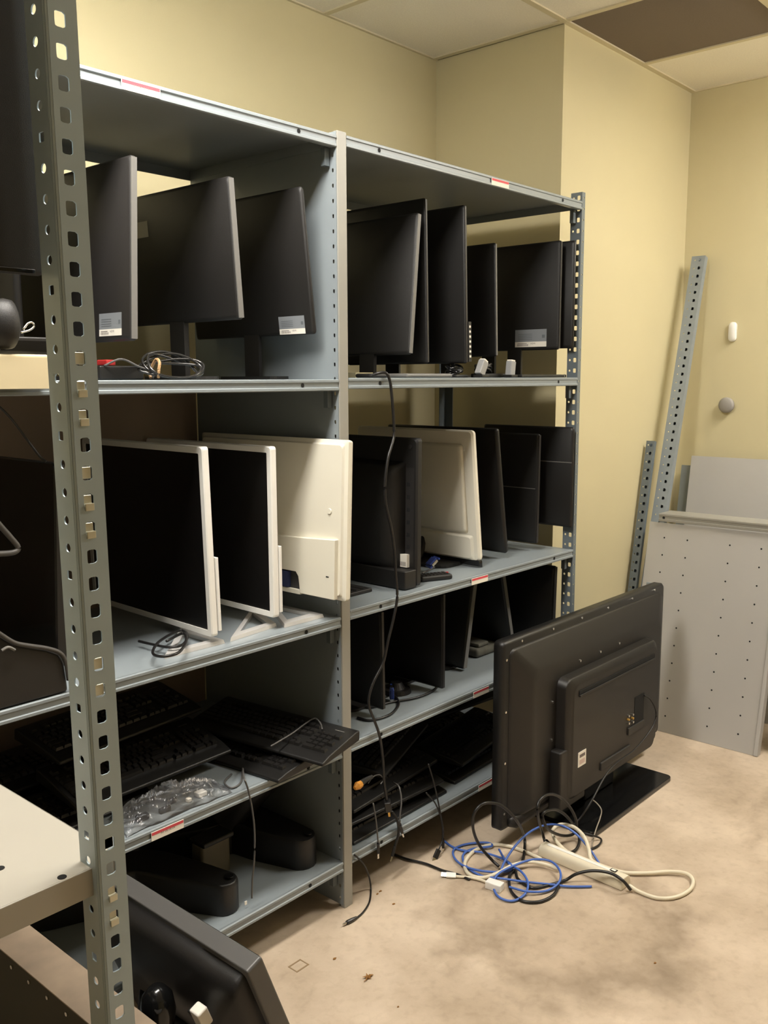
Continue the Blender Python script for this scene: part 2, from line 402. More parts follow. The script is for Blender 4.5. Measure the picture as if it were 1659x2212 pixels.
# ------------------------------------------------------------------ the near shelving unit with the perforated post
PX, PY = -1.141, -.62
V = thing('shelving_unit', (PX-.3, PY+.3, 0), 'nearest shelving unit with perforated corner post and bare off-white shelf', 'shelving')
PP = .0379; n = 64
z0 = (1.846-PP/2) % PP; zs0 = (1.820-PP/2) % PP; ks = round((1.820-zs0)/PP-.5) % 5
b = MB()
hs = [(.020, superr(.0075, .0095, 7)) for i in range(n)]
hr = [(.024, superr(.0062, .0062, 9) if i % 5 == ks else circ(.0062)) for i in range(n)]
perf(b, (PX, PY, 0), (1, 0, 0), (0, 0, 1), .004, .044, z0, PP, hs)
perf(b, (PX, PY, 0), (0, 1, 0), (0, 0, 1), .004, .046, zs0, PP, hr)
cor = [(0, .004), (.0012, .0012), (.004, 0)]
top = z0+n*PP
for i in range(2):
    (xa, ya), (xb, yb) = cor[i], cor[i+1]
    b.quad((PX+xa, PY+ya, z0), (PX+xb, PY+yb, z0), (PX+xb, PY+yb, top), (PX+xa, PY+ya, top))
TILT = -.0128
shear = Matrix.Identity(4); shear[0][2] = TILT; shear[0][3] = -TILT*1.53
b.tf(shear)
b.build('post', mat('post_enamel', srgb(168, 183, 190), .34, var=.05, scale=5), V, solid=.002)
for py_, kind in [(780, 0), (846, 1), (908, 1), (1022, 0), (1092, 1), (1152, 1), (1434, 0), (1490, 0), (1820, 0), (1873, 0), (1930, 1), (1985, 1)]:
    zc = pt(180, py_, 'Y', PY).z; i = round((zc-z0)/PP-.5); zc = z0+(i+.5)*PP; b = MB()
    xc = PX+.020
    if kind: b.box(xc-.0065, PY-.0035, zc-.013, xc+.0065, PY+.004, zc-.003); b.box(xc-.006, PY+.002, zc-.006, xc+.006, PY+.004, zc+.008)
    else: b.box(xc-.007, PY+.0015, zc-.008, xc+.007, PY+.0045, zc+.008)
    b.tf(shear); b.build('clip', ZINC, V, bevel=.001)
ZB = .825; b = MB(); XB0, YB0, YB1 = -2.15, -.605, -.03
b.box(XB0, YB0+.003, ZB-.003, -1.086, YB1, ZB); b.box(XB0, YB0, ZB-.042, -1.098, YB0+.003, ZB); b.box(-1.089, YB0+.01, ZB-.03, -1.086, YB1, ZB)
sh = b.build('shelf', BENCH, V, bevel=.0012)
for q in ((134, 1895), (0, 1876)):
    p = pt(*q, 'Z', ZB); MB().disc((p.x, p.y, ZB), (0, 0, 1), .0065, .0008, 14).build('bolt_hole', HOLE, sh)
b = MB(); b.box(XB0-.002, YB0-.01, 0, XB0, YB0+.035, 2.45); b.box(XB0, YB0-.012, 0, XB0+.04, YB0-.01, 2.45); b.build('post', STEELD, V)
for xx in (XB0, -1.09):
    b = MB(); b.box(xx, YB1-.04, 0, xx+.002, YB1, 2.45) if xx == XB0 else b.box(xx-.045, YB1+.002, 0, xx-.005, YB1+.004, 1.9)
    b.build('post', STEELD, V)
b = MB(); p = pt(53, 300, 'Y', -.545); q = pt(50, 592, 'Y', -.56)
b.box(XB0+.04, -.560, q.z, p.x+.011, -.545, 2.43)
b.build('upper_panel', BLACKM, V, bevel=.006, label='dark panel fixed high on the unit')
MB().box(XB0+.04, -.5625, q.z+.001, p.x-.004, -.5602, q.z+.007).build('lower_trim', GLOSS, V, bevel=.001)
# ------------------------------------------------------------------ monitors
def rating_label(mb, org, M, y0, y1, z0, z1, x=-.0006):
    """grey sticker with a white strip, bar code and small print; local (x,y,z) through M"""
    f = lambda y, z, d=0: M @ Vector((x-d, y, z))
    zs = z0+(z1-z0)*.3
    mb.use(0).quad(f(y0, zs), f(y1, zs), f(y1, z1), f(y0, z1))
    mb.use(1).quad(f(y0, z0), f(y1, z0), f(y1, zs), f(y0, zs))
    w_ = y1-y0; h_ = z1-z0
    mb.use(2)
    for k in range(9):
        ya = y1-w_*(.08+.04*k); mb.quad(f(ya, z0+h_*.06, .0003), f(ya-w_*.02, z0+h_*.06, .0003), f(ya-w_*.02, z0+h_*.16, .0003), f(ya, z0+h_*.16, .0003))
    mb.quad(f(y1-w_*.08, z0+h_*.19, .0003), f(y1-w_*.38, z0+h_*.19, .0003), f(y1-w_*.38, z0+h_*.22, .0003), f(y1-w_*.08, z0+h_*.22, .0003))
    text_mesh(mb, 'HDMI', h_*.13, lambda u, v: f(y0+w_*.42-u, z0+h_*.15+v, .0003), 2)
    mb.use(3)
    for k in range(4): mb.quad(f(y1-w_*.1, z0+h_*(.42+.1*k), .0003), f(y1-w_*.55, z0+h_*(.42+.1*k), .0003), f(y1-w_*.55, z0+h_*(.45+.1*k), .0003), f(y1-w_*.1, z0+h_*(.45+.1*k), .0003))
    mb.quad(f(y0+w_*.05, z0+h_*.5, .0003), f(y0+w_*.14, z0+h_*.5, .0003), f(y0+w_*.14, z0+h_*.68, .0003), f(y0+w_*.05, z0+h_*.68, .0003))
LINK2 = mat('label_print', srgb(104, 108, 112), .6)
def monitor(label, zs, xb, yb, zb, xt, zt, w, t, side='back', shell=BLACK, bezel=BLACK, scr=SCREEN, rim=.012, yaw=0., tiltY=0.,
            stand='plate', stand_y=.5, base_w=.2, base_t=.09, label_rect=None, bulge=True, name='monitor', edge=None, group=None):
    """a flat monitor stored edge-on: local X = thickness (away), Y = width (into the shelf), Z = up"""
    h = zt-zb; ang = math.atan2(xt-xb, h); h = math.hypot(h, xt-xb)
    M = Matrix.Translation((xb, yb, zb)) @ Matrix.Rotation(yaw, 4, 'Z') @ Matrix.Rotation(ang, 4, 'Y') @ Matrix.Rotation(tiltY, 4, 'X')
    sc = M @ Vector((t/2, w*stand_y, 0))
    T = thing(name, (sc.x, sc.y, zs), label, 'monitor', group)
    ring = lambda mrg, x, r=.008: [M @ Vector((x, w/2+u, h/2+v)) for (u, v) in rrect(w-2*mrg, h-2*mrg, r, 3)]
    if side == 'back':
        b = MB(); b.loft([ring(.0025, t, .006), ring(0, t*.72, .008), ring(0, t*.35, .008), ring(.006, 0, .012)])
        b.build('back_shell', shell, T, smooth='auto', bevel=0)
        b = MB(); b.loft([ring(.0035, t*1.0, .006), ring(.0035, t+.0012, .006)]); b.build('screen', scr, T)
        if bulge:
            b = MB(); r2 = lambda k, x: [M @ Vector((x, w*.5+u, h*.42+v)) for (u, v) in rrect(w*.42*k, h*.46*k, .02, 3)]
            b.loft([r2(1.1, .002), r2(1, -.012), r2(.9, -.018)]); b.build('port_housing', shell, T, smooth='auto')
    else:
        b = MB(); b.loft([ring(0, t*.15, .008), ring(0, t*.8, .008), ring(.015, t, .012)], False, True)
        b.build('back_shell', shell, T)
        b = MB(); o4 = ring(0, t*.15); f4 = ring(.002, 0); i4 = ring(rim, 0, .003); d4 = ring(rim, .003, .003)
        b.loft([o4, f4, i4, d4], False, False); b.build('bezel', bezel, T)
        b = MB(); b.loft([ring(rim, .0025, .003), ring(rim, .0029, .003)]); b.build('screen', scr, T)
        if bulge:
            b = MB(); r2 = lambda k, x: [M @ Vector((x, w*.5+u, h*.42+v)) for (u, v) in rrect(w*.5*k, h*.5*k, .02, 3)]
            b.loft([r2(1.1, t-.004), r2(1, t+.012), r2(.9, t+.018)]); b.build('port_housing', shell, T, smooth='auto')
    if edge:
        b = MB(); b.box(t*.1, -.0012, .004, t*.9, .002, h-.004, M); b.build('edge_trim', edge, T)
    if stand == 'plate':
        b = MB(); nx, ny = (min(.012, t*.42), .03)
        top = M @ Vector((t/2, w*stand_y, h*.04))
        b.loft([[Vector((sc.x+dx, sc.y+dy, zs+.006)) for dx, dy in ((-nx, -ny), (nx, -ny), (nx, ny), (-nx, ny))],
                [Vector((top.x+dx, top.y+dy, top.z)) for dx, dy in ((-nx, -ny), (nx, -ny), (nx, ny), (-nx, ny))]])
        b.build('stand_neck', shell, T)
        b = MB(); pl = rrect(base_t, base_w, min(base_t, base_w)*.35, 4)
        b.prism(pl, lambda u, v: (sc.x+u, sc.y+v, zs+.0005), lambda u, v: (sc.x+u, sc.y+v, zs+.009)); b.build('stand_base', shell, T)
    if label_rect:
        b = MB(); rating_label(b, None, M, *label_rect); b.build('rating_label', [LGREY, PAPER, INK, LINK2], T, label='grey and white rating label')
    return T, M, h
def edgexz(bp, tp, y): a = pt(*bp, 'Y', y); c = pt(*tp, 'Y', y); return a, c
zL2, zL3, zL4, zL5 = ZL[1], ZL[2], ZL[3], ZL[4]
zR2, zR3, zR4, zR5 = [ZL[i]+DZR[i] for i in (1, 2, 3, 4)]
DG = DGREY
# left bay, upper shelf
a, c = edgexz((283, 735), (281, 332), .03)
monitor('charcoal monitor with a rating label, nearest the perforated post on upper shelf', zL2, a.x, .03, a.z, c.x, c.z, .5, .018, shell=DG, label_rect=(.035, .125, .012, .062), edge=MGREY, stand_y=.55, bulge=False)
a, c = edgexz((516, 690), (492, 379), .03)
T, M, h = monitor('charcoal monitor with small grey square sticker, in the middle of left upper shelf', zL2, a.x, .03, a.z, c.x, c.z, .5, .018, shell=BLACKM, edge=MGREY, stand_y=.5, base_w=.24, bulge=False)
b = MB(); f = lambda y, z: M @ Vector((-.0006, y, z))
b.quad(f(.335, h-.105), f(.395, h-.105), f(.395, h-.065), f(.335, h-.065)); b.build('square_sticker', mat('dull_sticker', srgb(168, 164, 148), .6), T, label='small grey sticker')
a, c = edgexz((678, 722), (648, 402), .03)
monitor('leaning charcoal monitor with rating label beside the grey divider panel', zL2, a.x, .03, a.z, c.x, c.z, .5, .013, shell=BLACKM, label_rect=(.03, .13, -.0+.003, .05), stand_y=.5, base_w=.24, base_t=.07, bulge=False)
monitor('plain black monitor at the left end of the upper shelf behind the beige box', zL2, -.80, .17, zL2+.03, -.80, 2.06, .42, .016, shell=BLACK, stand_y=.6, base_t=.1, bulge=False)
# left bay, middle shelf: two white screens, one white back, a black one at the left
a, c = edgexz((458, 1378), (436, 966), .03)
def vfoot(T, tri, zs, M=FOOT):
    """flat V-shaped foot: a triangle outline of sloping bars"""
    b = MB(); P = [pt(x, y, 'Z', zs) for x, y in tri]
    cen = (P[0]+P[1]+P[2])/3
    O = P; I = [cen+(p-cen)*.58 for p in P]; hgt = .010
    n = len(b.v)
    for p in O: b.v.append(p+Vector((0, 0, .0005)))
    for p in O: b.v.append(cen+(p-cen)*.96+Vector((0, 0, hgt)))
    for p in I: b.v.append(p+Vector((0, 0, hgt)))
    for p in I: b.v.append(p+Vector((0, 0, .0005)))
    for r in range(3):
        for i in range(3): b.face((n+r*3+i, n+r*3+(i+1) % 3, n+r*3+3+(i+1) % 3, n+r*3+3+i))
    for i in range(3): b.face((n+9+i, n+9+(i+1) % 3, n+(i+1) % 3, n+i))
    return b.build('stand_base', M, T)
def white_screen(label, a, c, w, tri, yaw=0, tiltY=0.):
    T, M, h = monitor(label, zL3, a.x, .03, a.z, c.x, c.z, w, .022, side='screen', shell=WHITE, bezel=WHITE, scr=SCREEN, rim=.016, stand=None, bulge=True, yaw=yaw, tiltY=tiltY)
    b = MB(); b.box(.022, -.001, .012, .030, .02, h*.42, M); b.build('side_cover', WHITE, T, bevel=.001)
    vfoot(T, tri, zL3); fp = pt(*tri[2], 'Z', zL3)
    p0 = Vector((fp.x, fp.y, zL3+.02)); p1 = M @ Vector((.02, fp.y+.05, h*.12))
    b = MB(); b.tube([p0, p0+(p1-p0)*.5, p1], [.014, .012, .012], 8); b.build('stand_neck', FOOT, T)
    return T
TW1 = white_screen('white-framed monitor with dark screen, nearer of two, cable coiled at its foot', a, c, .56, ((355, 1424), (486, 1390), (390, 1362)), yaw=-.03, tiltY=.0)
a, c = edgexz((592, 1336), (584, 965), .03)
TW2 = white_screen('white-framed monitor with dark screen between another screen and a white back', a, c, .56, ((497, 1387), (598, 1354), (545, 1318)), yaw=-.02)
# the white back
a, c = edgexz((742, 1301), (748, 951), -.07)
T = thing('monitor', (a.x+.01, .15, zL3), 'white monitor turned back-to-front, overhanging the pale divider post', 'monitor')
Mw = Matrix.Translation((a.x, -.07, a.z)) @ Matrix.Rotation(.02, 4, 'Z') @ Matrix.Rotation(math.atan2(c.x-a.x, c.z-a.z), 4, 'Y')
hw = c.z-a.z; ww = .6
ring = lambda mrg, x, r=.006: [Mw @ Vector((x, ww/2+u, hw/2+v)) for (u, v) in rrect(ww-2*mrg, hw-2*mrg, r, 3)]
b = MB(); b.loft([ring(.002, .028), ring(0, .020), ring(0, .010), ring(.010, .006), ring(.014, 0, .01)]); b.build('back_shell', CREAM, T)
b = MB(); b.loft([ring(.003, .028), ring(.003, .0292)]); b.build('screen', SCREEN, T)
# lower cover with a curved top edge and a port opening
b = MB(); n = 10; ya, yb_ = .022, ww-.022
topz = lambda y: hw*.385-.01*math.sin(math.pi*(y-ya)/(yb_-ya))
oy0, oy1, oz1 = .15, ww-.15, .062
outer = [(ya, .004)]
outer += [(ya+(yb_-ya)*k/n, topz(ya+(yb_-ya)*k/n)) for k in range(n+1)] + [(yb_, .004), (oy1, .004), (oy1-.008, oz1-.012), (oy1-.018, oz1), (oy0+.018, oz1), (oy0+.008, oz1-.012), (oy0, .004)]
b.prism(outer, lambda u, v: Mw @ Vector((.001, u, v)), lambda u, v: Mw @ Vector((-.014, u, v)))
cov = b.build('lower_cover', CREAM, T, bevel=.0015)
b = MB(); b.box(-.0005, oy0, .006, .0012, oy1, oz1, Mw); b.build('port_recess', mat('recess_grey', (.05, .05, .05, 1), .6), T)
b = MB(); b.box(-.0135, oy0+.05, .014, -.0008, oy0+.098, .058, Mw); b.build('port_block', mat('navy_port', srgb(48, 56, 92), .5), T)
b = MB(); b.box(-.012, oy0+.002, .0, -.002, oy1-.002, .012, Mw); b.build('port_sill', CREAM, T)
b = MB(); b.disc(Mw @ Vector((-.0008, .055, hw*.555)), Mw.to_3x3() @ Vector((-1, 0, 0)), .0085, .002, 14, .007); b.build('round_cap', CREAM, T)
b = MB(); b.box(-.0147, .042, .062, -.0138, .052, .065, Mw); b.build('lock_slot', HOLE, T)
vfoot(T, ((614, 1357), (700, 1334), (574, 1306)), zL3)
fp = pt(574, 1306, 'Z', zL3); p1 = Mw @ Vector((.008, .3, hw*.2))
b = MB(); b.tube([Vector((fp.x, fp.y, zL3+.02)), (Vector((fp.x, fp.y, zL3+.04))+p1)/2, p1], [.014, .012, .012], 8); b.build('stand_neck', FOOT, T)
# black monitor at the far left of the middle shelf
a, c = edgexz((142, 1470), (116, 1001), .08)
monitor('glossy black monitor at the left end of the middle shelf, behind the perforated post', zL3, a.x-.02, .08, zL3+.03, c.x, c.z, .5, .03, side='screen', shell=BLACK, bezel=GLOSS, scr=SCREENG, stand_y=.6, base_t=.12, bulge=False)
# right bay, upper shelf
a, c = edgexz((884, 765), (903, 458), .06)
monitor('black monitor leaning right with grey edge, next to the pale divider post', zR2, a.x, .06, a.z, c.x, c.z, .5, .016, shell=BLACKM, edge=MGREY, stand_y=.35, base_t=.06, base_w=.16, bulge=False)
a, c = edgexz((923, 785), (918, 427), .07)
monitor('tall thin black monitor edge-on, second from the divider post on upper shelf', zR2, a.x, .07, zR2+.0005 if False else a.z, c.x, c.z, .5, .009, shell=BLACK, edge=DGREY, stand_y=.8, base_t=.05, base_w=.12, bulge=False)
a, c = edgexz((1007, 785), (1003, 442), .04)
T, M, h = monitor('tall thin black monitor with a slotted strip at its lower edge', zR2, a.x, .04, a.z, c.x, c.z, .52, .01, shell=BLACK, edge=DGREY, stand_y=.6, base_t=.1, bulge=False)
b = MB(); b.box(.010, -.004, .005, .024, .03, .13, M); strip = b.build('slotted_strip', BLACKM, T)
b = MB()
for k in range(7): b.box(.013, -.0046, .018+k*.0155, .021, -.0038, .025+k*.0155, M)
b.build('slots', PAPER, T)
a, c = edgexz((1072, 770), (1070, 524), .1)
monitor('small black monitor with pale thin edge, beside the labelled one', zR2, a.x, .1, a.z, c.x, c.z, .42, .008, shell=BLACK, edge=MGREY, stand_y=.5, base_t=.1, bulge=False)
a = pt(1206, 755, 'X', 1.165); c = pt(1207, 519, 'X', 1.165)
monitor('black monitor with rating label at the right end of the upper shelf', zR2, 1.165, a.y, a.z, 1.165, c.z, .42, .012, shell=BLACKM, label_rect=(.05, .185, .012, .075), stand_y=.45, base_t=.06, base_w=.12, bulge=False, edge=DGREY)
a = pt(1236, 752, 'X', 1.212); c = pt(1237, 519, 'X', 1.212)
monitor('outermost black monitor beside the perforated right end post', zR2, 1.212, a.y, a.z, 1.212, c.z, .42, .014, shell=BLACK, stand_y=.88, base_t=.05, base_w=.08, bulge=False)
# right bay, middle shelf
def stepped_tv(label, a, c, w, t, zs, yb):
    T = thing('television', (a.x+t/2, yb+w/2, zs), label, 'television')
    M = Matrix.Translation((a.x, yb, zs+.004)) @ Matrix.Rotation(math.atan2(c.x-a.x, c.z-a.z), 4, 'Y'); h = c.z-zs-.004
    R = lambda y0, y1, z0, z1, x, r=.01: [M @ Vector((x, (y0+y1)/2+u, (z0+z1)/2+v)) for (u, v) in rrect(y1-y0, z1-z0, r, 3)]
    b = MB(); b.loft([R(0, w, 0, h, t), R(0, w, 0, h, t*.45), R(.006, w-.006, .006, h-.006, t*.3)]); b.build('back_shell', BLACKM, T)
    b = MB(); b.loft([R(.004, w-.004, .004, h-.004, t), R(.004, w-.004, .004, h-.004, t+.0012)]); b.build('screen', SCREENG, T)
    b = MB(); b.loft([R(.045, w-.045, .03, h*.84, t*.3), R(.075, w-.075, .05, h*.80, -.028, .03), R(.1, w-.1, .07, h*.74, -.045, .03)]); hs_ = b.build('rear_housing', BLACKM, T, smooth='auto')
    b = MB(); b.box(t*.29, .012, h*.16, t*.31, .055, h*.8, M); b.build('port_strip', DGREY, T)
    b = MB()
    for k in range(6): b.box(t*.27, .028, h*(.25+.085*k), t*.29, .04, h*(.25+.085*k)+.012, M)
    b.build('ports', HOLE, T)
    b = MB(); b.disc(M @ Vector((t*.29, .028, h*.94)), M.to_3x3() @ Vector((-1, 0, 0)), .007, .002, 12); b.build('screw', DGREY, T)
    b = MB(); b.box(-.045, .0, -.002, t*.32, w*.75, .055, M); b.build('foot_housing', BLACKM, T, bevel=.004)
    b = MB(); f = lambda y, z, d=0.: M @ Vector((t*.288-.012-d, y, z)); b.box(t*.288-.012, .028, .058, t*.31, .07, .098, M)
    b.use(1)
    for k in range(8): b.quad(f(.033+.004*k, .062, .0004), f(.0352+.004*k, .062, .0004), f(.0352+.004*k, .075, .0004), f(.033+.004*k, .075, .0004))
    b.build('bar_code_label', [PAPER, INK], T, label='white bar code label')
    return T
a, c = edgexz((895, 1272), (898, 947), .03)
stepped_tv('black television turned back-to-front, next to the divider on middle shelf', a, c, .5, .03, zR3, .03)
# white monitor leaning, on a black base
a, c = edgexz((1036, 1214), (1020, 931), .06)
T = thing('monitor', (a.x, .3, zR3), 'white monitor back leaning on a black base between black screens', 'monitor')
Mx = Matrix.Translation((a.x, .06, a.z)) @ Matrix.Rotation(math.atan2(c.x-a.x, c.z-a.z), 4, 'Y'); hh = (c-a).length; ww2 = .52
R = lambda y0, y1, z0, z1, x, r=.012: [Mx @ Vector((x, (y0+y1)/2+u, (z0+z1)/2+v)) for (u, v) in rrect(y1-y0, z1-z0, r, 4)]
b = MB(); b.loft([R(.002, ww2-.002, .002, hh-.002, .02), R(0, ww2, 0, hh, .014), R(0, ww2, 0, hh, .006), R(.006, ww2-.006, .004, hh-.004, 0)]); b.build('back_shell', CREAM, T)
b = MB(); b.loft([R(.04, ww2-.04, hh*.21, hh-.045, .0005, .01), R(.05, ww2-.05, hh*.235, hh-.055, -.009, .012)]); b.build('raised_panel', CREAM, T, smooth='auto', bevel=0)
b = MB(); b.loft([R(.02, ww2-.02, .0, hh*.20, .0005, .006), R(.03, ww2-.03, .01, hh*.185, -.006, .01)]); b.build('lower_cover', CREAM, T)
b = MB(); b.loft([R(.003, ww2-.003, .003, hh-.003, .02), R(.003, ww2-.003, .003, hh-.003, .0212)]); b.build('screen', SCREEN, T)
b = MB(); b.loft([R(-.002, ww2*.8, -.022, .004, .012, .004), R(.0, ww2*.8, -.016, .004, -.002, .004)]); b.build('lower_rim', GLOSS, T)
b = MB(); b.prism(rrect(.15, .3, .05, 4), lambda u, v: (a.x-.03+u, .29+v, zR3+.0005), lambda u, v: (a.x-.03+u, .29+v, zR3+.012)); b.build('stand_base', BLACK, T)
p1 = Mx @ Vector((.004, .24, .06)); b = MB(); b.tube([Vector((a.x-.03, .3, zR3+.01)), (p1+Vector((a.x-.03, .3, zR3+.01)))/2, p1], .013, 8); b.build('stand_neck', BLACK, T)
a, c = edgexz((1092, 1195), (1072, 927), .08)
monitor('plain black monitor leaning left, right of the white back', zR3, a.x, .08, zR3+.02, c.x, c.z, .5, .02, shell=BLACK, stand_y=.5, base_t=.1, bulge=False)
a = pt(1158, 1175, 'X', 1.12); c = pt(1164, 938, 'X', 1.12)
T, M, h = monitor('black monitor with a seam line, second from right on the middle shelf', zR3, 1.12, a.y, a.z, 1.125, c.z, .45, .014, shell=BLACK, stand_y=.5, base_t=.08, base_w=.16, bulge=False, edge=DGREY)
b = MB(); b.box(-.0012, .01, h*.5, .0005, .4, h*.507, M); b.build('seam', MGREY, T)
a = pt(1233, 1140, 'X', 1.212); c = pt(1235, 923, 'X', 1.212)
T, M, h = monitor('black monitor against the right end post, raised above the middle shelf', zR3, 1.212, a.y, a.z, 1.212, c.z, .4, .014, shell=BLACK, stand_y=.85, base_t=.05, base_w=.1, bulge=False)
b = MB(); b.box(-.0012, .004, h*.645, .0005, .39, h*.655, M); b.build('seam', MGREY, T)
# right bay, lower shelf
a, c = edgexz((827, 1512), (823, 1330), .06)
monitor('black monitor on the lower right shelf nearest the divider, cables around it', zR4, a.x, .06, zR4+.022, c.x, .826, .48, .012, shell=BLACK, edge=DGREY, stand_y=.4, base_t=.1, bulge=False)
a, c = edgexz((956, 1474), (957, 1287), .06)
monitor('black monitor in the middle of the lower right shelf, cable under its corner', zR4, a.x, .06, zR4+.012, c.x, .826, .48, .012, shell=BLACK, edge=DGREY, stand_y=.5, base_t=.1, bulge=False)
a, c = edgexz((1000, 1437), (1024, 1266), .14)
monitor('dark monitor with broad grey edge leaning right on the lower shelf', zR4, a.x, .14, zR4+.01, c.x, .82, .42, .024, shell=BLACK, edge=MGREY, stand='plate', stand_y=.35, base_t=.11, bulge=False)
a, c = edgexz((1098, 1370), (1083, 1256), .14)
monitor('dark monitor with grey edge leaning left, behind the big television top corner', zR4, a.x+.03, .14, zR4+.012, c.x, .82, .42, .02, shell=BLACK, edge=MGREY, stand_y=.5, base_t=.08, bulge=False)
a = pt(1203, 1227, 'X', 1.2)
monitor('black monitor at the right end of the lower shelf beside the end post', zR4, 1.19, a.y+.01, zR4+.02, 1.2, .815, .44, .022, shell=BLACK, edge=DGREY, stand_y=.5, base_t=.08, base_w=.16, bulge=False)
# ------------------------------------------------------------------ keyboards
KEYMESH = {}
def keycap(parent, w_, d_, loc, M):
    """one shared key mesh per size"""
    key = round(w_, 3)
    if key not in KEYMESH:
        b = MB(); t = .6
        n = len(b.v)
        for (z, k) in ((0, 1.), (.007, .72)):
            for sx, sy in ((-1, -1), (1, -1), (1, 1), (-1, 1)): b.v.append(Vector((sx*(w_/2-(1-k)*.008), sy*(d_/2-(1-k)*.008), z)))
        for q in ((4, 5, 6, 7), (0, 1, 5, 4), (1, 2, 6, 5), (2, 3, 7, 6), (3, 0, 4, 7)): b.face(q)
        me_o = b.build('key', PHILL, None); KEYMESH[key] = me_o.data; bpy.data.objects.remove(me_o)
    o = bpy.data.objects.new('key', KEYMESH[key]); COL.objects.link(o); o.parent = parent
    o.matrix_local = M @ Matrix.Translation(loc)
    return o
ROWS = [(0, [1]+[0, 1, 1, 1, 1, .5, 1, 1, 1, 1, .5, 1, 1, 1, 1]),]
def key_layout():
    """(x,y,w) of keys of a full-size board, x along the board 0..0.44, y 0 (front) .. 0.13"""
    u = .0188; out = []
    rows = [(.0, [1.25, 1.25, 1.25, 6.25, 1.25, 1.25, 1.25, 1.25]), (u, [2.25]+[1]*10+[2.75]), (2*u, [1.75]+[1]*11+[2.25]), (3*u, [1.5]+[1]*12+[1.5]), (4*u, [1]*13+[2]), (5.4*u, [1, -1]+[1]*4+[-.5]+[1]*4+[-.5]+[1]*4)]
    for y, r in rows:
        x = 0
        for k in r:
            if k > 0: out.append((x+k*u/2, y, k*u-.0015))
            x += abs(k)*u
    x0 = 15.35*u
    for y, c in ((0, (0, 1, 2)), (u, (1,)), (3*u, (0, 1, 2)), (4*u, (0, 1, 2)), (5.4*u, (0, 1, 2))):
        for k in c: out.append((x0+(k+.5)*u, y, u-.0015))
    x0 = 18.7*u
    for y, c in ((0, ((0, 2), (2, 1), (3, 1))), (u, ((0, 1), (1, 1), (2, 1))), (2*u, ((0, 1), (1, 1), (2, 1), (3, 1))), (3*u, ((0, 1), (1, 1), (2, 1))), (4*u, ((0, 1), (1, 1), (2, 1), (3, 1)))):
        for k, wd in c: out.append((x0+(k+wd/2)*u, y, wd*u-.0015))
    return out
LAYOUT = key_layout()
def keyboard(label, loc, rz, rx=0., ry=0., keys='joined', group='black keyboards', palm=True, rest=.0):
    """board local: X along 0..0.46 centred, Y depth, Z up; loc = middle of the underside"""
    T = thing('keyboard', loc, label, 'keyboard', group)
    M = Matrix.Rotation(rz, 4, 'Z') @ Matrix.Rotation(rx, 4, 'X') @ Matrix.Rotation(ry, 4, 'Y')
    b = MB(); w_, d0, d1 = .46, -.085-(.02 if palm else 0), .085
    prof = [(d0, 0), (d1, 0), (d1, .030), (d1-.02, .031), (-.07, .018), (d0, .010)]
    b.prism(prof, lambda u, v: M @ Vector((-w_/2, u, v)), lambda u, v: M @ Vector((w_/2, u, v)))
    low = min(v.z for v in b.v); loc = (loc[0], loc[1], loc[2]-low); T.location = loc; T['_o'] = loc
    b.v = [v+Vector(loc) for v in b.v]
    b.build('case', BLACK, T, bevel=.004)
    slope = math.atan2(.013, .135)
    MM = M @ Matrix.Translation((-.215, -.058, .0195)) @ Matrix.Rotation(slope, 4, 'X')
    if keys == 'parts':
        for (x, y, w__) in LAYOUT: keycap(T, w__, .0172, (x*1.0, y, 0), MM)
    elif keys == 'joined':
        b = MB()
        for (x, y, w__) in LAYOUT:
            n = len(b.v)
            for (z, k) in ((0, 0), (.007, .0024)):
                for sx, sy in ((-1, -1), (1, -1), (1, 1), (-1, 1)): b.v.append(MM @ Vector((x+sx*(w__/2-k), y+sy*(.0086-k), z))+Vector(loc))
            for q in ((4, 5, 6, 7), (0, 1, 5, 4), (1, 2, 6, 5), (2, 3, 7, 6), (3, 0, 4, 7)): b.face([n+i for i in q])
        o = b.build('keys', PHILL, T); o['kind'] = 'stuff'
    b = MB(); f = lambda x, y: MM @ Vector((x, y, .0006+.0))+Vector(loc)
    b.quad(f(.385, .108), f(.415, .108), f(.415, .111), f(.385, .111)); b.build('logo_mark', MGREY, T)
    return T
PI = math.pi
zs = zL4
# front right board with its number pad towards us
keyboard('black keyboard overhanging the shelf lip against the divider, number pad in front', (-.125, .145, zs+.030), -PI/2+.22, rx=.03, ry=.05, keys='parts')
keyboard('black keyboard lying flat underneath the overhanging one', (-.20, .20, zs+.0005), -PI/2+.12, group='black keyboards')
keyboard('black keyboard with long space bar, tilted on the pile in the middle', (-.515, .235, zs+.036), .03, rx=.16)
keyboard('black keyboard resting across the back of the tilted one', (-.50, .37, zs+.112), .10, rx=.12)
keyboard('black keyboard at the bottom of the middle pile', (-.552, .44, zs+.0005), .0)
keyboard('black keyboard behind the clear plastic bag', (-.76, .235, zs+.0005), .0)
keyboard('black keyboard stacked on the left pile behind the bag', (-.85, .43, zs+.04), .05, rx=.04)
keyboard('black keyboard at the far left of the keyboard shelf', (-1.017, .46, zs+.0005), .0)
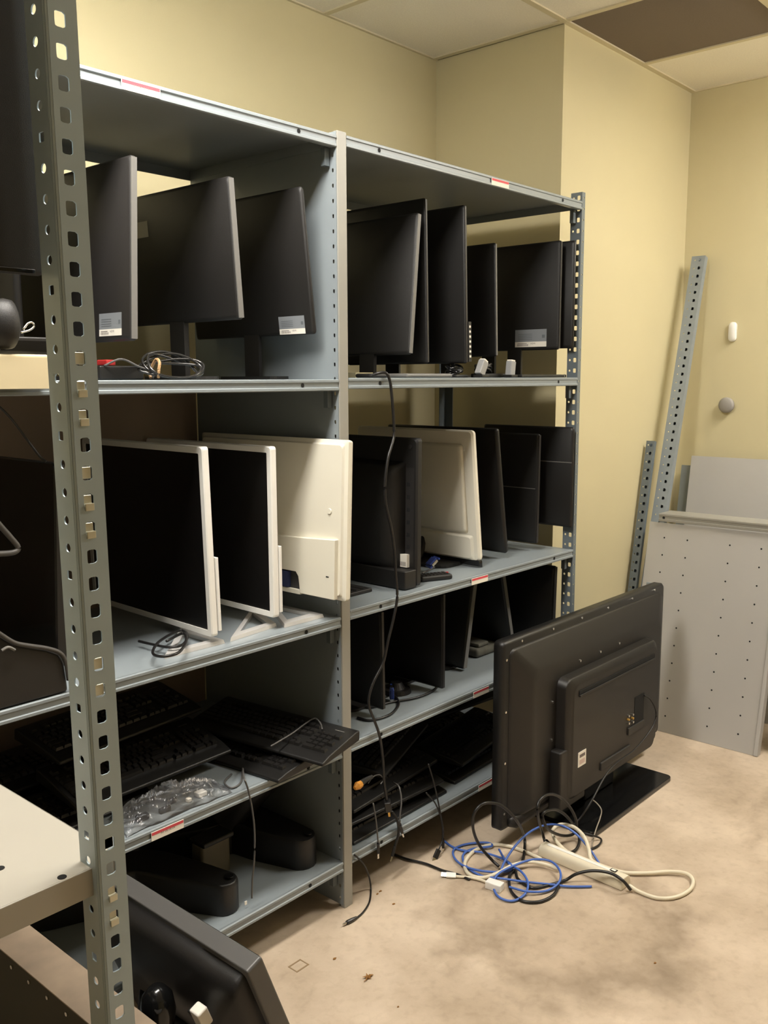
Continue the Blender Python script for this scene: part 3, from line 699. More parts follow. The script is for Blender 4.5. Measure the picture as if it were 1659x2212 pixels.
# right bay bottom shelf
zs = zR5
rk = [((.30, .135, zs+.0005), .02, .0, 'black keyboard at the bottom of the pile beside the divider, edge outward'),
      ((.29, .15, zs+.042), -.05, .03, 'second black keyboard from the bottom beside the divider'),
      ((.31, .17, zs+.086), .10, .06, 'black keyboard slanting on top of two others behind the hanging plugs'),
      ((.42, .24, zs+.140), .38, .05, 'black keyboard angled across the pile on the right bottom shelf'),
      ((.40, .42, zs+.0005), .03, .05, 'black keyboard at the back of the right bottom shelf'),
      ((.45, .44, zs+.055), -.04, .12, 'black keyboard on the rear pile under the grey shelf'),
      ((.82, .17, zs+.0005), .06, .0, 'black keyboard behind the left edge of the big television'),
      ((.86, .20, zs+.042), .16, .05, 'black keyboard above another behind the big television'),
      ((.93, .36, zs+.125), -.1, .1, 'topmost black keyboard of the pile behind the big television'),
      ((.88, .44, zs+.0005), .0, .1, 'black keyboard at the back behind the big television')]
for loc, rz, rx, lb in rk: keyboard(lb, loc, rz, rx=rx)
# ------------------------------------------------------------------ cables
def P(px, py, ax='Z', v=.005): return pt(px, py, ax, v)
def cable(name, label, pts, r, M, cat='cable', n=8, ends=(), group=None, parent=None):
    path = smooth_path(pts, n)
    o0 = Vector(path[0])
    if parent is None:
        T = thing(name, tuple(min(path, key=lambda q: q.z)), label, cat, group)
    else: T = parent
    MB().tube(path, r, 8).build('cord', M, T, smooth=True)
    return T, path
def plug(T, p, d, kind, M=RUBBER):
    """a connector at point p pointing along d"""
    p = Vector(p); d = Vector(d).normalized(); s = d.orthogonal().normalized(); q = d.cross(s)
    Mx = Matrix((s, q, d)).transposed().to_4x4(); Mx.translation = p
    if kind == 'jack':
        MB().tube([p-d*.004, p+d*.012, p+d*.03, p+d*.034], [.0035, .0055, .0062, .005], 10).build('plug_body', M, T)
        MB().tube([p+d*.033, p+d*.047], .0032, 8).build('plug_tip', CHROME, T)
    elif kind == 'usb':
        MB().box(-.008, -.0042, 0, .008, .0042, .03, Mx).build('plug_body', M, T, bevel=.0015)
        MB().box(-.006, -.0022, .03, .006, .0022, .045, Mx).build('plug_tip', CHROME, T)
    elif kind == 'power':
        MB().box(-.013, -.010, 0, .013, .010, .034, Mx).build('plug_body', M, T, bevel=.003)
        b = MB()
        for dx in (-.006, 0, .006): b.box(dx-.0012, -.003, .034, dx+.0012, .003, .052, Mx)
        b.build('prongs', GOLD, T)
    elif kind == 'vga':
        MB().box(-.016, -.007, 0, .016, .007, .032, Mx).build('plug_body', VGA, T, bevel=.002)
        MB().box(-.012, -.004, .032, .012, .004, .039, Mx).build('plug_tip', CHROME, T)
        for sx in (-.02, .02): MB().box(sx-.003, -.003, .004, sx+.003, .003, .04, Mx).build('thumb_screw', VGA, T)
# long black lead hanging down the right bay
q = [(800, 812, .02), (818, 806, .0), (834, 806, -.012), (842, 822, -.014), (846, 850, -.014), (850, 900, -.014), (851, 940, -.014), (845, 965, -.02), (838, 990, -.024), (832, 1040, -.026), (833, 1085, -.026), (845, 1140, -.026), (852, 1190, -.026), (855, 1240, -.02), (858, 1290, -.016), (850, 1335, -.016), (838, 1385, -.016), (828, 1430, -.012), (808, 1470, -.01), (798, 1500, -.01), (797, 1525, -.012), (808, 1555, -.014), (820, 1590, -.016), (827, 1640, -.016), (830, 1690, -.014), (836, 1730, -.012)]
T, path = cable('hanging_cable', 'long black lead hanging from upper shelf down past the shelves to a plug', [pt(x, y, 'Y', d) for x, y, d in q], .0042, RUBBER)
plug(T, path[-1], path[-1]-path[-4], 'power')
# loops on the lower right shelf with blue plug
zz = zR4+.0045
q = [(772, 1550), (800, 1556), (840, 1545), (860, 1525), (858, 1510), (846, 1500)]
T, path = cable('video_cable', 'black video cable looped on the lower right shelf with a blue plug', [pt(764, 1522, 'Z', zz), pt(800, 1528, 'Z', zz), pt(845, 1517, 'Z', zz), pt(900, 1507, 'Z', zz), pt(935, 1492, 'Z', zz), pt(950, 1473, 'Z', zz), pt(938, 1462, 'Z', zz), pt(900, 1470, 'Z', zz)], .0042, RUBBER)
T2, path2 = cable('video_cable', 'black cable end loop in front of the lower right monitor', [pt(x, y, 'Z', zz) for x, y in q]+[pt(846, 1492, 'Z', zz+.02)], .0042, RUBBER)
plug(T2, pt(846, 1508, 'Z', zz+.006), (0, .0, 1), 'vga')
# leads hanging at the right bay's bottom shelf
T, path = cable('hanging_cable', 'thin black lead with audio jack hanging in front of bottom shelf', [pt(925, 1650, 'Y', .0), pt(937, 1690, 'Y', -.01), pt(948, 1740, 'Y', -.012), pt(957, 1790, 'Y', -.012), pt(957, 1812, 'Y', -.012)], .0026, RUBBER)
plug(T, path[-1], (0, 0, -1), 'usb')
T, path = cable('hanging_cable', 'thin black lead ending in a plug near the blue network cable', [pt(920, 1712, 'Y', -.006), pt(940, 1735, 'Y', -.012), pt(953, 1770, 'Y', -.016), pt(956, 1810, 'Y', -.022), pt(948, 1835, 'Y', -.026)], .0026, RUBBER)
plug(T, path[-1], path[-1]-path[-4]+Vector((-.01, 0, -.01)), 'usb')
T, path = cable('hanging_cable', 'thin lead with metal plug hanging below the shelf lip beside the divider', [pt(806, 1735, 'Y', .0), pt(812, 1770, 'Y', -.008), pt(815, 1800, 'Y', -.012), pt(817, 1822, 'Y', -.012)], .0024, GCABLE)
plug(T, path[-1], (0, 0, -1), 'usb')
T, path = cable('hanging_cable', 'lead with pale plug curving over keyboards beside the power plug', [pt(850, 1690, 'Y', .05), pt(862, 1700, 'Y', .02), pt(867, 1730, 'Y', .0), pt(864, 1762, 'Y', -.01), pt(864, 1782, 'Y', -.012)], .0026, GCABLE)
plug(T, path[-1], (.4, 0, -1), 'usb')
T, path = cable('hanging_cable', 'stout black cable drooping from the bottom shelf to a pale plug', [pt(846, 1752, 'Y', .005), pt(858, 1772, 'Y', -.010), pt(861, 1800, 'Y', -.014), pt(853, 1828, 'Y', -.014)], .0042, RUBBER)
plug(T, path[-1], (-.5, 0, -1), 'usb', M=RUBBER)
T, path = cable('adapter_cable', 'thin wire loop with an orange tip among the keyboards by the divider', [pt(795, 1692, 'Y', .0), pt(806, 1678, 'Y', .0), pt(820, 1674, 'Y', .0), pt(828, 1684, 'Y', .0), pt(822, 1694, 'Y', .0)], .0018, GCABLE)
a = pt(776, 1694, 'Y', .0); MB().tube([a+Vector((-.012, 0, -.004)), a, a+Vector((.03, 0, .004)), a+Vector((.055, 0, .004))], [.008, .010, .0075, .006], 8).build('plug_body', BLACKM, T)
MB().tube([a+Vector((-.02, -.001, -.006)), a+Vector((-.008, -.001, -.002)), a+Vector((.006, -.001, .0))], [.006, .012, .0105], 8).build('plug_tip', ORANGE, T)
# lead on the floor by the centre post
T, path = cable('floor_cable', 'black lead lying on the floor by the pale post, ending in an audio jack', [P(765, 1846, 'Y', -.004), P(785, 1866, 'Y', -.01), pt(797, 1893, 'Z', .05), P(801, 1920, v=.004), P(798, 1948, v=.003), P(785, 1970, v=.003), P(768, 1985, v=.004)], .0028, RUBBER)
plug(T, path[-1]+Vector((0, 0, .003)), P(740, 2000)-P(768, 1985), 'jack')
# left bay: lead hanging from the keyboard shelf
T, path = cable('hanging_cable', 'thin black lead hanging from the keyboard shelf across the stand bases', [pt(500, 1672, 'Z', zL4+.004), pt(485, 1690, 'Z', zL4+.004), pt(500, 1702, 'Z', zL4+.004), pt(520, 1690, 'Z', zL4+.004), pt(524, 1660, 'Z', zL4+.006), pt(527, 1680, 'Y', -.006), pt(536, 1706, 'Y', -.010), pt(545, 1750, 'Y', -.010), pt(550, 1800, 'Y', -.010), pt(549, 1860, 'Y', -.008), pt(545, 1900, 'Y', .002), pt(544, 1940, 'Y', .010)], .0024, GCABLE)
cable('keyboard_cable', 'thin keyboard lead draped over the number pad keyboard', [pt(585, 1612, 'Z', .562), pt(630, 1585, 'Z', .566), pt(660, 1563, 'Z', .568), pt(680, 1552, 'Z', .57), pt(692, 1562, 'Z', .568), pt(696, 1575, 'Z', .565)], .0022, GCABLE)
# coil on the middle shelf at the foot of the first white screen
T, path = cable('coiled_cable', 'black cable coiled on the middle shelf by a silver foot', [pt(x, y, 'Z', zL3+.016+k*.0015) for k, (x, y) in enumerate([(300, 1385), (330, 1392), (365, 1398), (395, 1392), (405, 1372), (388, 1362), (345, 1385), (330, 1410), (350, 1418), (385, 1410), (402, 1385), (395, 1368), (360, 1385)])], .0035, RUBBER)
# cable bundle on the upper left shelf
c0 = pt(390, 795, 'Y', .05); zt = zL2
T = thing('coiled_cable', (c0.x, .05, zt), 'coiled black power cable tied with a tan band on the upper shelf', 'cable')
pts = []
for k in range(54):
    a = k*2*PI/12; rr = 1+.12*math.sin(k*.9)
    pts.append(Vector((c0.x-.02+.075*rr*math.cos(a), .055+.03*math.sin(a*.97+.4)+.006*math.sin(k*.5), zt+.005+.030*(1+math.sin(a))*(.55+.45*math.sin(k*.31)**2))))
MB().tube(smooth_path(pts, 4), .0032, 6).build('cord', mat('shiny_cord', (.02, .019, .018, 1), .2), T, smooth=True)
b = MB(); xb_ = pt(336, 800, 'Y', .04).x
b.tube(smooth_path([(xb_, .03, zt+.005), (xb_-.002, .025, zt+.02), (xb_+.004, .03, zt+.04), (xb_+.012, .055, zt+.045), (xb_+.006, .07, zt+.02), (xb_, .06, zt+.005)], 5), .0035, 6); b.build('tie_band', RUBBAND, T)
cable('loose_cable', 'thin dark wire trailing on the upper shelf left of the coil', [pt(225, 790, 'Y', .1), pt(262, 776, 'Y', .08), pt(300, 792, 'Y', .06), pt(330, 804, 'Y', .05), pt(330, 818, 'Y', .05)], .0024, GCABLE)
T = thing('connector', (pt(235, 783, 'Y', .12).x, .12, zt), 'black adapter with a red end on the upper left shelf', 'adapter')
x0 = pt(222, 783, 'Y', .12).x; x1 = pt(242, 783, 'Y', .12).x
MB().box(x0-.02, .10, zt+.0005, x1+.07, .15, zt+.032).build('adapter_body', BLACK, T, bevel=.004)
MB().box(x0, .105, zt+.0325, x1, .145, zt+.045).build('red_plug', REDP, T, bevel=.002)
# black leads at the top-left behind the post
cable('hanging_cable', 'thin black lead sagging under the upper shelf left of the perforated post', [pt(-30, 855, 'Y', .12), pt(0, 880, 'Y', .12), pt(25, 905, 'Y', .12), pt(55, 945, 'Y', .12), pt(85, 985, 'Y', .11), pt(100, 998, 'Y', .1)], .0026, RUBBER)
# ------------------------------------------------------------------ small things on the upper shelves
a = pt(0, 764, 'Y', -.03); c = pt(108, 764, 'Y', -.03)
T = thing('plastic_box', ((a.x+c.x)/2-.05, .06, zL2), 'beige plastic box on the upper shelf left of the perforated post', 'box')
MB().box(a.x-.12, -.028, zL2+.0005, c.x, .16, a.z).build('box_body', BEIGE, T, bevel=.005)
MB().box(a.x-.12, -.031, zL2-.016, c.x, -.028, a.z-.006).build('front_flap', BEIGE, T)
zt = a.z
T = thing('headset', (-.9, .02, zt), 'black headset lying on the beige box', 'headset')
e = pt(10, 700, 'Y', -.01)
MB().loft([[Vector((e.x+dx, -.01+r*math.cos(k*PI/10)*.0+.0, e.z))+Vector((0, r*.75*math.cos(k*PI/10), r*math.sin(k*PI/10))) for k in range(20)] for dx, r in ((-.03, .03), (-.024, .045), (.0, .048), (.012, .046), (.018, .036), (.016, .02))]).build('ear_pad', BLACKM, T, smooth='auto')
MB().loft([[Vector((e.x-.045+dx, -.01, e.z))+Vector((0, r*.75*math.cos(k*PI/10), r*math.sin(k*PI/10))) for k in range(20)] for dx, r in ((-.01, .02), (-.005, .035), (.016, .036))]).build('ear_cup', BLACK, T, smooth='auto')
band = [Vector((e.x-.05, -.01, e.z+.04)), Vector((e.x-.055, .01, e.z+.07)), Vector((e.x-.06, .07, e.z+.08)), Vector((e.x-.06, .13, e.z+.05)), Vector((e.x-.05, .15, e.z-.01))]
MB().tube(smooth_path(band, 6), .008, 8).build('headband', BLACK, T, smooth=True)
f1 = [pt(45, 718, 'Y', .01), pt(62, 714, 'Y', .01), pt(73, 706, 'Y', .01), pt(70, 697, 'Y', .01), pt(60, 699, 'Y', .01), pt(50, 712, 'Y', .01)]
MB().tube(smooth_path(f1, 5), .0022, 6).build('wire_loop', CHROME, T, smooth=True)
T = thing('tray', (-.86, .06, zt), 'flat black device lying on the beige box behind the headset', 'device')
p0 = pt(38, 727, 'Y', .04); p1 = pt(108, 727, 'Y', .04)
MB().box(p0.x-.05, .03, zt+.0005, p1.x, .15, p0.z).build('device_body', BLACK, T, bevel=.004)
MB().box(p0.x-.04, .0292, zt+.008, p1.x-.01, .03, p0.z-.008).build('front_strip', GLOSS, T)
# things along the front of the right upper shelf
def slab(name, label, cat, pa, pb, yy, depth, h, z0, M, bev=.003):
    x0, x1 = pt(*pa, 'Y', yy).x, pt(*pb, 'Y', yy).x
    T = thing(name, ((x0+x1)/2, yy+depth/2, z0), label, cat)
    MB().box(x0, yy, z0+.0005, x1, yy+depth, z0+h).build('body', M, T, bevel=bev)
    return T, x0, x1
T, x0, x1 = slab('flat_device', 'thin flat black device at the right end of the upper shelf', 'device', (1128, 812), (1224, 812), .03, .14, .011, zR2, BLACK)
MB().box(x1-.02, .028, zR2+.002, x1-.016, .03, zR2+.012).build('edge_clip', CHROME, T)
def camera_thing(label, px, py, yy, tilt):
    c_ = pt(px, py, 'Y', yy); T = thing('power_adapter', (c_.x, yy, zR2), label, 'adapter')
    Mx = Matrix.Translation((c_.x, yy, zR2+.030)) @ Matrix.Rotation(tilt, 4, 'Y')
    MB().box(-.014, -.012, -.024, .014, .012, .026, Mx).build('adapter_body', mat('silver_grey', srgb(150, 150, 150), .4), T, bevel=.003)
    MB().box(-.010, -.010, .026, .010, .010, .030, Mx).build('adapter_end', PAPER, T)
    MB().box(-.020, -.018, zR2+.0005-zR2-.030, .020, .018, -.020, Matrix.Translation((c_.x, yy, zR2+.030))).build('adapter_foot', BLACK, T, bevel=.002)
    return T
camera_thing('small silver-grey adapter tilted right on the upper right shelf', 1040, 795, .03, .5)
camera_thing('small grey adapter hanging by straps, under the labelled monitor', 1103, 788, .06, .12)
T, x0, x1 = slab('cable_spool', 'black cable clump behind the silver adapter on upper right shelf', 'cable', (1048, 800), (1096, 800), .09, .06, .014, zR2, BLACKM)
pts = [Vector((x0+.03+.03*math.cos(k*.7), .12+.025*math.sin(k*.7), zR2+.018+.008*math.sin(k*1.3)+.0008*k)) for k in range(30)]
MB().tube(smooth_path(pts, 3), .004, 6).build('cord', RUBBER, T, smooth=True)
T, x0, x1 = slab('cable_spool', 'black cable clump on upper right shelf left of the silver adapter', 'cable', (985, 800), (1012, 800), .06, .06, .010, zR2, BLACKM)
pts = [Vector((x0+.03+.028*math.cos(k*.8), .09+.025*math.sin(k*.8), zR2+.014+.008*math.sin(k*1.1)+.0008*k)) for k in range(26)]
MB().tube(smooth_path(pts, 3), .004, 6).build('cord', GLOSS, T, smooth=True)
slab('flat_device', 'flat grey device under the thin monitors on the upper right shelf', 'device', (880, 808), (978, 808), .05, .1, .013, zR2, MGREY, .005)
T, x0, x1 = slab('paper_stack', 'folded beige paper on the upper right shelf by the divider', 'paper', (768, 812), (806, 812), .16, .1, .016, zR2, mat('beige_paper', srgb(196, 186, 150), .7), .001)
T, x0, x1 = slab('cable_clump', 'black cable hump where the long lead leaves the upper shelf', 'cable', (800, 810), (838, 810), .03, .06, .012, zR2, BLACKM, .005)
# middle right shelf: remote, blue plug lead, flat tray
T = thing('remote_control', tuple(pt(943, 1252, 'Z', zR3)), 'black remote control on the middle right shelf under the television corner', 'remote')
p0 = pt(905, 1256, 'Z', zR3); p1 = pt(972, 1249, 'Z', zR3); d = (p1-p0); L_ = d.length; ang = math.atan2(d.y, d.x)
Mr = Matrix.Translation(p0) @ Matrix.Rotation(ang, 4, 'Z')
MB().box(0, -.02, .0005, L_, .024, .018, Mr).build('case', BLACKM, T, bevel=.006)
b = MB()
for i in range(7):
    for j in range(3): b.box(L_*.08+i*L_*.12, -.012+j*.012, .018, L_*.08+i*L_*.12+.009, -.004+j*.012, .0205, Mr)
o = b.build('buttons', DGREY, T); o['kind'] = 'stuff'
MB().disc(Mr @ Vector((L_*.93, .006, .018)), (0, 0, 1), .005, .0022, 10).build('power_button', REDP, T)
T, path = cable('video_cable', 'black lead with blue plug lying on the middle right shelf', [pt(912, 1238, 'Z', zR3+.004), pt(925, 1232, 'Z', zR3+.004), pt(940, 1224, 'Z', zR3+.005)], .0032, GCABLE)
plug(T, pt(928, 1212, 'Z', zR3+.032), pt(955, 1222, 'Z', zR3+.032)-pt(928, 1212, 'Z', zR3+.032), 'vga')
T = thing('flat_tray', tuple(pt(775, 1280, 'Z', zR3)), 'flat black tray on the middle right shelf behind the divider post', 'tray')
p0 = pt(770, 1285, 'Z', zR3)
MB().box(.05, .1, zR3+.0005, .24, .32, zR3+.012).build('tray_body', BLACKM, T, bevel=.003)
b = MB()
for k in range(6): b.box(.06+.03*k, .11, zR3+.012, .075+.03*k, .31, zR3+.0135)
b.build('ribs', DGREY, T)
# grey ribbed item on lower right shelf
T, x0, x1 = slab('grey_pouch', 'dull grey folded pouch on the lower right shelf between the tilted monitors', 'pouch', (1032, 1415), (1080, 1405), .19, .18, .035, zR4, mat('dull_grey_cloth', srgb(92, 90, 80), .8, var=.25, scale=25), .012)
MB().box(x0+.02, .2, zR4+.035, x1-.06, .3, zR4+.05).build('folded_flap', mat('dull_grey_cloth', None), T, bevel=.005)
# black stand foot at the base of the left monitor on the lower right shelf
T = thing('round_base', tuple(pt(855, 1480, 'Z', zR4)), 'round black stand foot on the lower right shelf behind the video cable', 'stand')
p0 = pt(856, 1482, 'Z', zR4+.02)
MB().disc((p0.x, p0.y, zR4+.0005), (0, 0, 1), .05, .014, 24, .046).build('foot_plate', BLACK, T)
MB().disc((p0.x, p0.y, zR4+.0145), (0, 0, 1), .03, .02, 20, .018).build('foot_hub', BLACK, T)
# left of post: black webcam/handle and black bag on the middle shelf
T = thing('shoulder_bag', (-.93, .04, zL3), 'black soft laptop bag on the middle shelf left of the perforated post', 'bag')
b = MB(); prof = [pt(x, y, 'Y', .0) for x, y in ((-60, 1340), (-20, 1358), (0, 1372), (30, 1390), (60, 1396), (100, 1402), (128, 1412), (140, 1432), (146, 1470))]
poly = [(p.x, p.z) for p in prof]; poly += [(poly[-1][0]+.002, zL3+.001), (poly[0][0], zL3+.001)]
b.prism(poly, lambda u, v: (u, .0, v), lambda u, v: (u+.0, .07, zL3+.001+(v-zL3-.001)*.92)); b.build('bag_body', BLACKM, T, bevel=.008, seg=3)
path = [p+Vector((0, -.004, .002)) for p in prof]
MB().tube(smooth_path(path, 5), .0045, 8).build('edge_piping', mat('dull_strap', (.06, .055, .05, 1), .5), T, smooth=True)
MB().tube(smooth_path([pt(4, 1405, 'Y', -.008), pt(18, 1398, 'Y', -.01), pt(32, 1404, 'Y', -.008)], 5), .003, 6).build('buckle', MGREY, T)
hpts = [pt(-20, 1110, 'Y', .05), pt(0, 1135, 'Y', .05), pt(22, 1160, 'Y', .05), pt(38, 1180, 'Y', .05), pt(36, 1190, 'Y', .05), pt(20, 1195, 'Y', .05), pt(-20, 1197, 'Y', .05)]
T = thing('carry_handle', tuple(pt(20, 1195, 'Y', .06)), 'dark curved handle in front of the glossy black monitor', 'handle')
MB().tube(smooth_path(hpts, 5), .006, 8).build('grip', mat('dull_strap', None), T, smooth=True)
MB().tube([hpts[-1], hpts[-1]+Vector((-.03, .06, -.1)), Vector((hpts[-1].x-.04, .115, zL3+.012))], .006, 8).build('strut', BLACK, T)
MB().box(hpts[-1].x-.08, .08, zL3+.0005, hpts[-1].x+.0, .15, zL3+.006).build('foot', BLACK, T)
# ------------------------------------------------------------------ clear plastic bag on the keyboard shelf
T = thing('plastic_bag', tuple(pt(375, 1745, 'Z', zL4)), 'crumpled clear plastic bag of small parts on the keyboard shelf', 'bag')
b = MB(); NU, NV = 110, 44
c00, c10, c11, c01 = Vector((-.69, .012, 0)), Vector((-.385, .012, 0)), Vector((-.39, .10, 0)), Vector((-.66, .13, 0))
def bagp(i, j, top):
    u, v = i/NU, j/NV; p = c00*(1-u)*(1-v)+c10*u*(1-v)+c11*u*v+c01*(1-u)*v
    e_ = (math.sin(PI*u)*math.sin(PI*v))**.45 if 0 < u < 1 and 0 < v < 1 else 0
    nz = noise.noise(Vector((p.x*14, p.y*14, 3.1)))
    rid = abs(noise.noise(Vector((p.x*22+p.y*30+5, p.y*20-p.x*8, 1.7))))
    rid2 = abs(noise.noise(Vector((p.x*50-p.y*36+2, p.y*30, 4.7))))
    z = zL4+.001+(e_*(.034+.014*nz+.022*(1-rid)**6+.008*(1-rid2)**5) if top else 0)
    p = p+Vector((.008*noise.noise(p*18), .008*noise.noise(p*18+Vector((7, 7, 7))), 0))
    return Vector((p.x, p.y, max(z, zL4+.0008)))
n = 0
b.v += [bagp(i, j, True) for j in range(NV+1) for i in range(NU+1)]
for j in range(NV):
    for i in range(NU): q_ = j*(NU+1)+i; b.face((q_, q_+1, q_+NU+2, q_+NU+1))
b.build('film', FILM, T)
for (x, y, sx, sy, sz, M_) in ((-.45, .055, .026, .02, .012, WHITE), (-.49, .05, .012, .012, .01, PAPER), (-.56, .05, .03, .012, .012, BLACK), (-.62, .055, .03, .016, .014, BLACKM), (-.52, .075, .02, .012, .012, BLACK)):
    MB().box(x-sx/2, y-sy/2, zL4+.001, x+sx/2, y+sy/2, zL4+.001+sz).build('small_part', M_, T, bevel=.002)
# ------------------------------------------------------------------ black stand bases on the bottom left shelf
def boomerang(label, tip, back, far, height, zb_, wd=.052):
    """a chunky crescent stand base: an arm end at tip, bend at back, second arm to far"""
    T = thing('stand_base', (back[0], back[1], zb_), label, 'stand')
    pth = smooth_path([Vector((*tip, 0)), Vector((tip[0]*.55+back[0]*.45, tip[1]*.5+back[1]*.5, 0)), Vector((*back, 0)), Vector((back[0]*.5+far[0]*.5, back[1]*.55+far[1]*.45, 0)), Vector((*far, 0))], 6)
    left = []; right = []
    for i, p in enumerate(pth):
        t_ = (pth[min(i+1, len(pth)-1)]-pth[max(i-1, 0)]).normalized(); nn = Vector((-t_.y, t_.x, 0)); u = i/(len(pth)-1)
        wv = wd*(1+.5*math.sin(PI*u)); left.append(p+nn*wv); right.append(p-nn*wv)
    t0 = (pth[0]-pth[1]).normalized(); cap = [pth[0]+(left[0]-pth[0])*math.cos(a)+t0*wd*.9*math.sin(a) for a in [PI*k/8 for k in range(1, 8)]]
    t1 = (pth[-1]-pth[-2]).normalized(); cap2 = [pth[-1]+(right[-1]-pth[-1])*math.cos(a)+t1*wd*.9*math.sin(a) for a in [PI*k/8 for k in range(1, 8)]]
    out = left[::-1]+cap+right+cap2; b_ = MB()
    cen = Vector((*back, 0))
    def top(p):
        d_ = (p-cen).length; return zb_+height*(1-.16*min(1, d_/.3))
    ring0 = [Vector((p.x, p.y, zb_+.0005)) for p in out]; ring1 = [Vector((p.x, p.y, top(p)-.012)) for p in out]
    ring2 = [Vector(((p.x-q.x)*.9+q.x, (p.y-q.y)*.9+q.y, top(p))) for p, q in zip(out, left_mid(out, pth))]
    b_.loft([ring0, ring1, ring2]); b_.build('base_body', BLACK, T, smooth='auto', bevel=.004)
    return T
def left_mid(out, pth): return [min(pth, key=lambda q: (q-p).length) for p in out]
T = boomerang('large black crescent stand base with upright neck, bottom shelf beside the divider', (-.082, .085), (-.13, .32), (-.35, .42), .10, zL5, .045)
b = MB(); nk = [Vector((-.16, .33, zL5+.08)), Vector((-.13, .27, zL5+.16)), Vector((-.09, .21, zL5+.23)), Vector((-.065, .17, zL5+.275))]
b.tube(smooth_path(nk, 5), [.06-.0018*k for k in range(16)], 12); b.build('neck', BLACK, T, smooth=True)
MB().disc((-.07, .07, zL5+.0905), (0, 0, 1), .012, .0015, 14).build('cap_plug', GLOSS, T)
T = boomerang('black crescent stand base with round cap at the front of the bottom shelf', (-.375, .068), (-.48, .30), (-.72, .36), .10, zL5, .040)
MB().disc((-.365, .06, zL5+.0905), (0, 0, 1), .012, .0015, 14).build('cap_plug', GLOSS, T)
p = pt(536, 1957, 'Y', .02); MB().box(-.343, .0245, zL5+.012, -.336, .0265, zL5+.022).build('white_chip', PAPER, T)
T = thing('power_brick', (-.30, .27, zL5), 'dull olive block standing between the two stand bases', 'block')
MB().box(-.345, .2, zL5+.0005, -.245, .25, zL5+.112).build('block_body', mat('olive_block', srgb(98, 92, 76), .6, var=.06, scale=20), T, bevel=.01)
MB().box(-.345, .19, zL5+.108, -.24, .255, zL5+.122).build('block_cap', BLACK, T, bevel=.004)
# ------------------------------------------------------------------ the big television on the floor
T = thing('television', (1.13, -.17, 0), 'large black flat television on a plate stand, back towards us, on the floor', 'television')
TX0, TX1, TZ0, TZ1, TY = .555, 1.695, .072, .70, -.165
def TR(x0, x1, z0, z1, y, r=.02, n=4): return [Vector(((x0+x1)/2+u, y, (z0+z1)/2+v)) for (u, v) in rrect(x1-x0, z1-z0, r, n)]
b = MB(); b.loft([TR(TX0, TX1, TZ0, TZ1, -.128, .016), TR(TX0, TX1, TZ0, TZ1, -.158, .016), TR(TX0+.006, TX1-.006, TZ0+.006, TZ1-.006, -.166, .016)]); b.build('frame', BLACK, T, smooth='auto')
b = MB(); b.loft([TR(TX0+.003, TX1-.003, TZ0+.003, TZ1-.003, -.126, .014), TR(TX0+.003, TX1-.003, TZ0+.003, TZ1-.003, -.128, .014)]); b.build('screen', SCREENG, T)
b = MB(); b.loft([TR(TX0+.030, TX1-.030, TZ0+.022, TZ1-.028, -.164, .02), TR(TX0+.036, TX1-.036, TZ0+.028, TZ1-.034, -.176, .025), TR(TX0+.10, TX1-.10, TZ0+.05, TZ1-.105, -.208, .04), TR(TX0+.12, TX1-.12, TZ0+.06, TZ1-.13, -.212, .04)]); b.build('back_shell', DGREY if False else mat('tv_back', (.012, .0105, .0095, 1), .42, bump=.2, bscale=800), T, smooth='auto', bevel=.004)
TB = MATS['tv_back']
hx0, hx1, hz0, hz1 = .80, 1.475, .10, .535
b = MB(); b.loft([TR(hx0, hx1, hz0, hz1, -.205, .03), TR(hx0+.004, hx1-.004, hz0+.004, hz1-.004, -.245, .035), TR(hx0+.03, hx1-.03, hz0+.02, hz1-.028, -.262, .03)]); b.build('rear_housing', TB, T, smooth='auto', bevel=.003)
b = MB(); b.box(.86, -.2645, .475, 1.42, -.258, .487); b.build('vent_slot', HOLE, T)
b = MB(); b.box(.86, -.268, .466, 1.42, -.258, .474); b.build('vent_ridge', TB, T, bevel=.002)
b = MB(); b.box(hx0-.03, -.252, .085, hx0+.14, -.205, .295); b.build('cover_block', TB, T, bevel=.008)
b = MB(); b.box(1.02, -.268, .155, 1.24, -.258, .185); b.build('handle_recess', mat('tv_recess', (.026, .024, .022, 1), .5), T, bevel=.003)
b = MB(); b.box(1.27, -.2632, .225, 1.345, -.2615, .355); b.build('port_recess', HOLE, T)
b = MB(); b.box(1.22, -.268, .225, 1.345, -.26, .252); b.build('port_shelf', mat('tv_recess', None), T, bevel=.002)
for i in range(3):
    for j in range(2):
        p = pt(1356+j*9, 1546+i*8-j*3, 'Y', -.263)
        MB().disc((p.x, -.262, p.z), (0, -1, 0), .0045, .008, 10).build('jack_socket', [CHROME, GOLD, CHROME][i], T)
b = MB(); p = pt(1242, 1642, 'Y', -.2625)
q0 = Vector((.864, -.2632, .218)); b.box(q0.x, -.2636, q0.z, q0.x+.052, -.2622, q0.z+.052); b.use(1).quad((q0.x+.008, -.264, q0.z+.032), (q0.x+.044, -.264, q0.z+.032), (q0.x+.044, -.264, q0.z+.043), (q0.x+.008, -.264, q0.z+.043))
b.use(2).quad((q0.x+.008, -.264, q0.z+.008), (q0.x+.044, -.264, q0.z+.008), (q0.x+.044, -.264, q0.z+.024), (q0.x+.008, -.264, q0.z+.024)); b.build('bar_code_label', [PAPER, INK, mat('label_pink', srgb(214, 190, 180), .6)], T, label='small white bar code label')
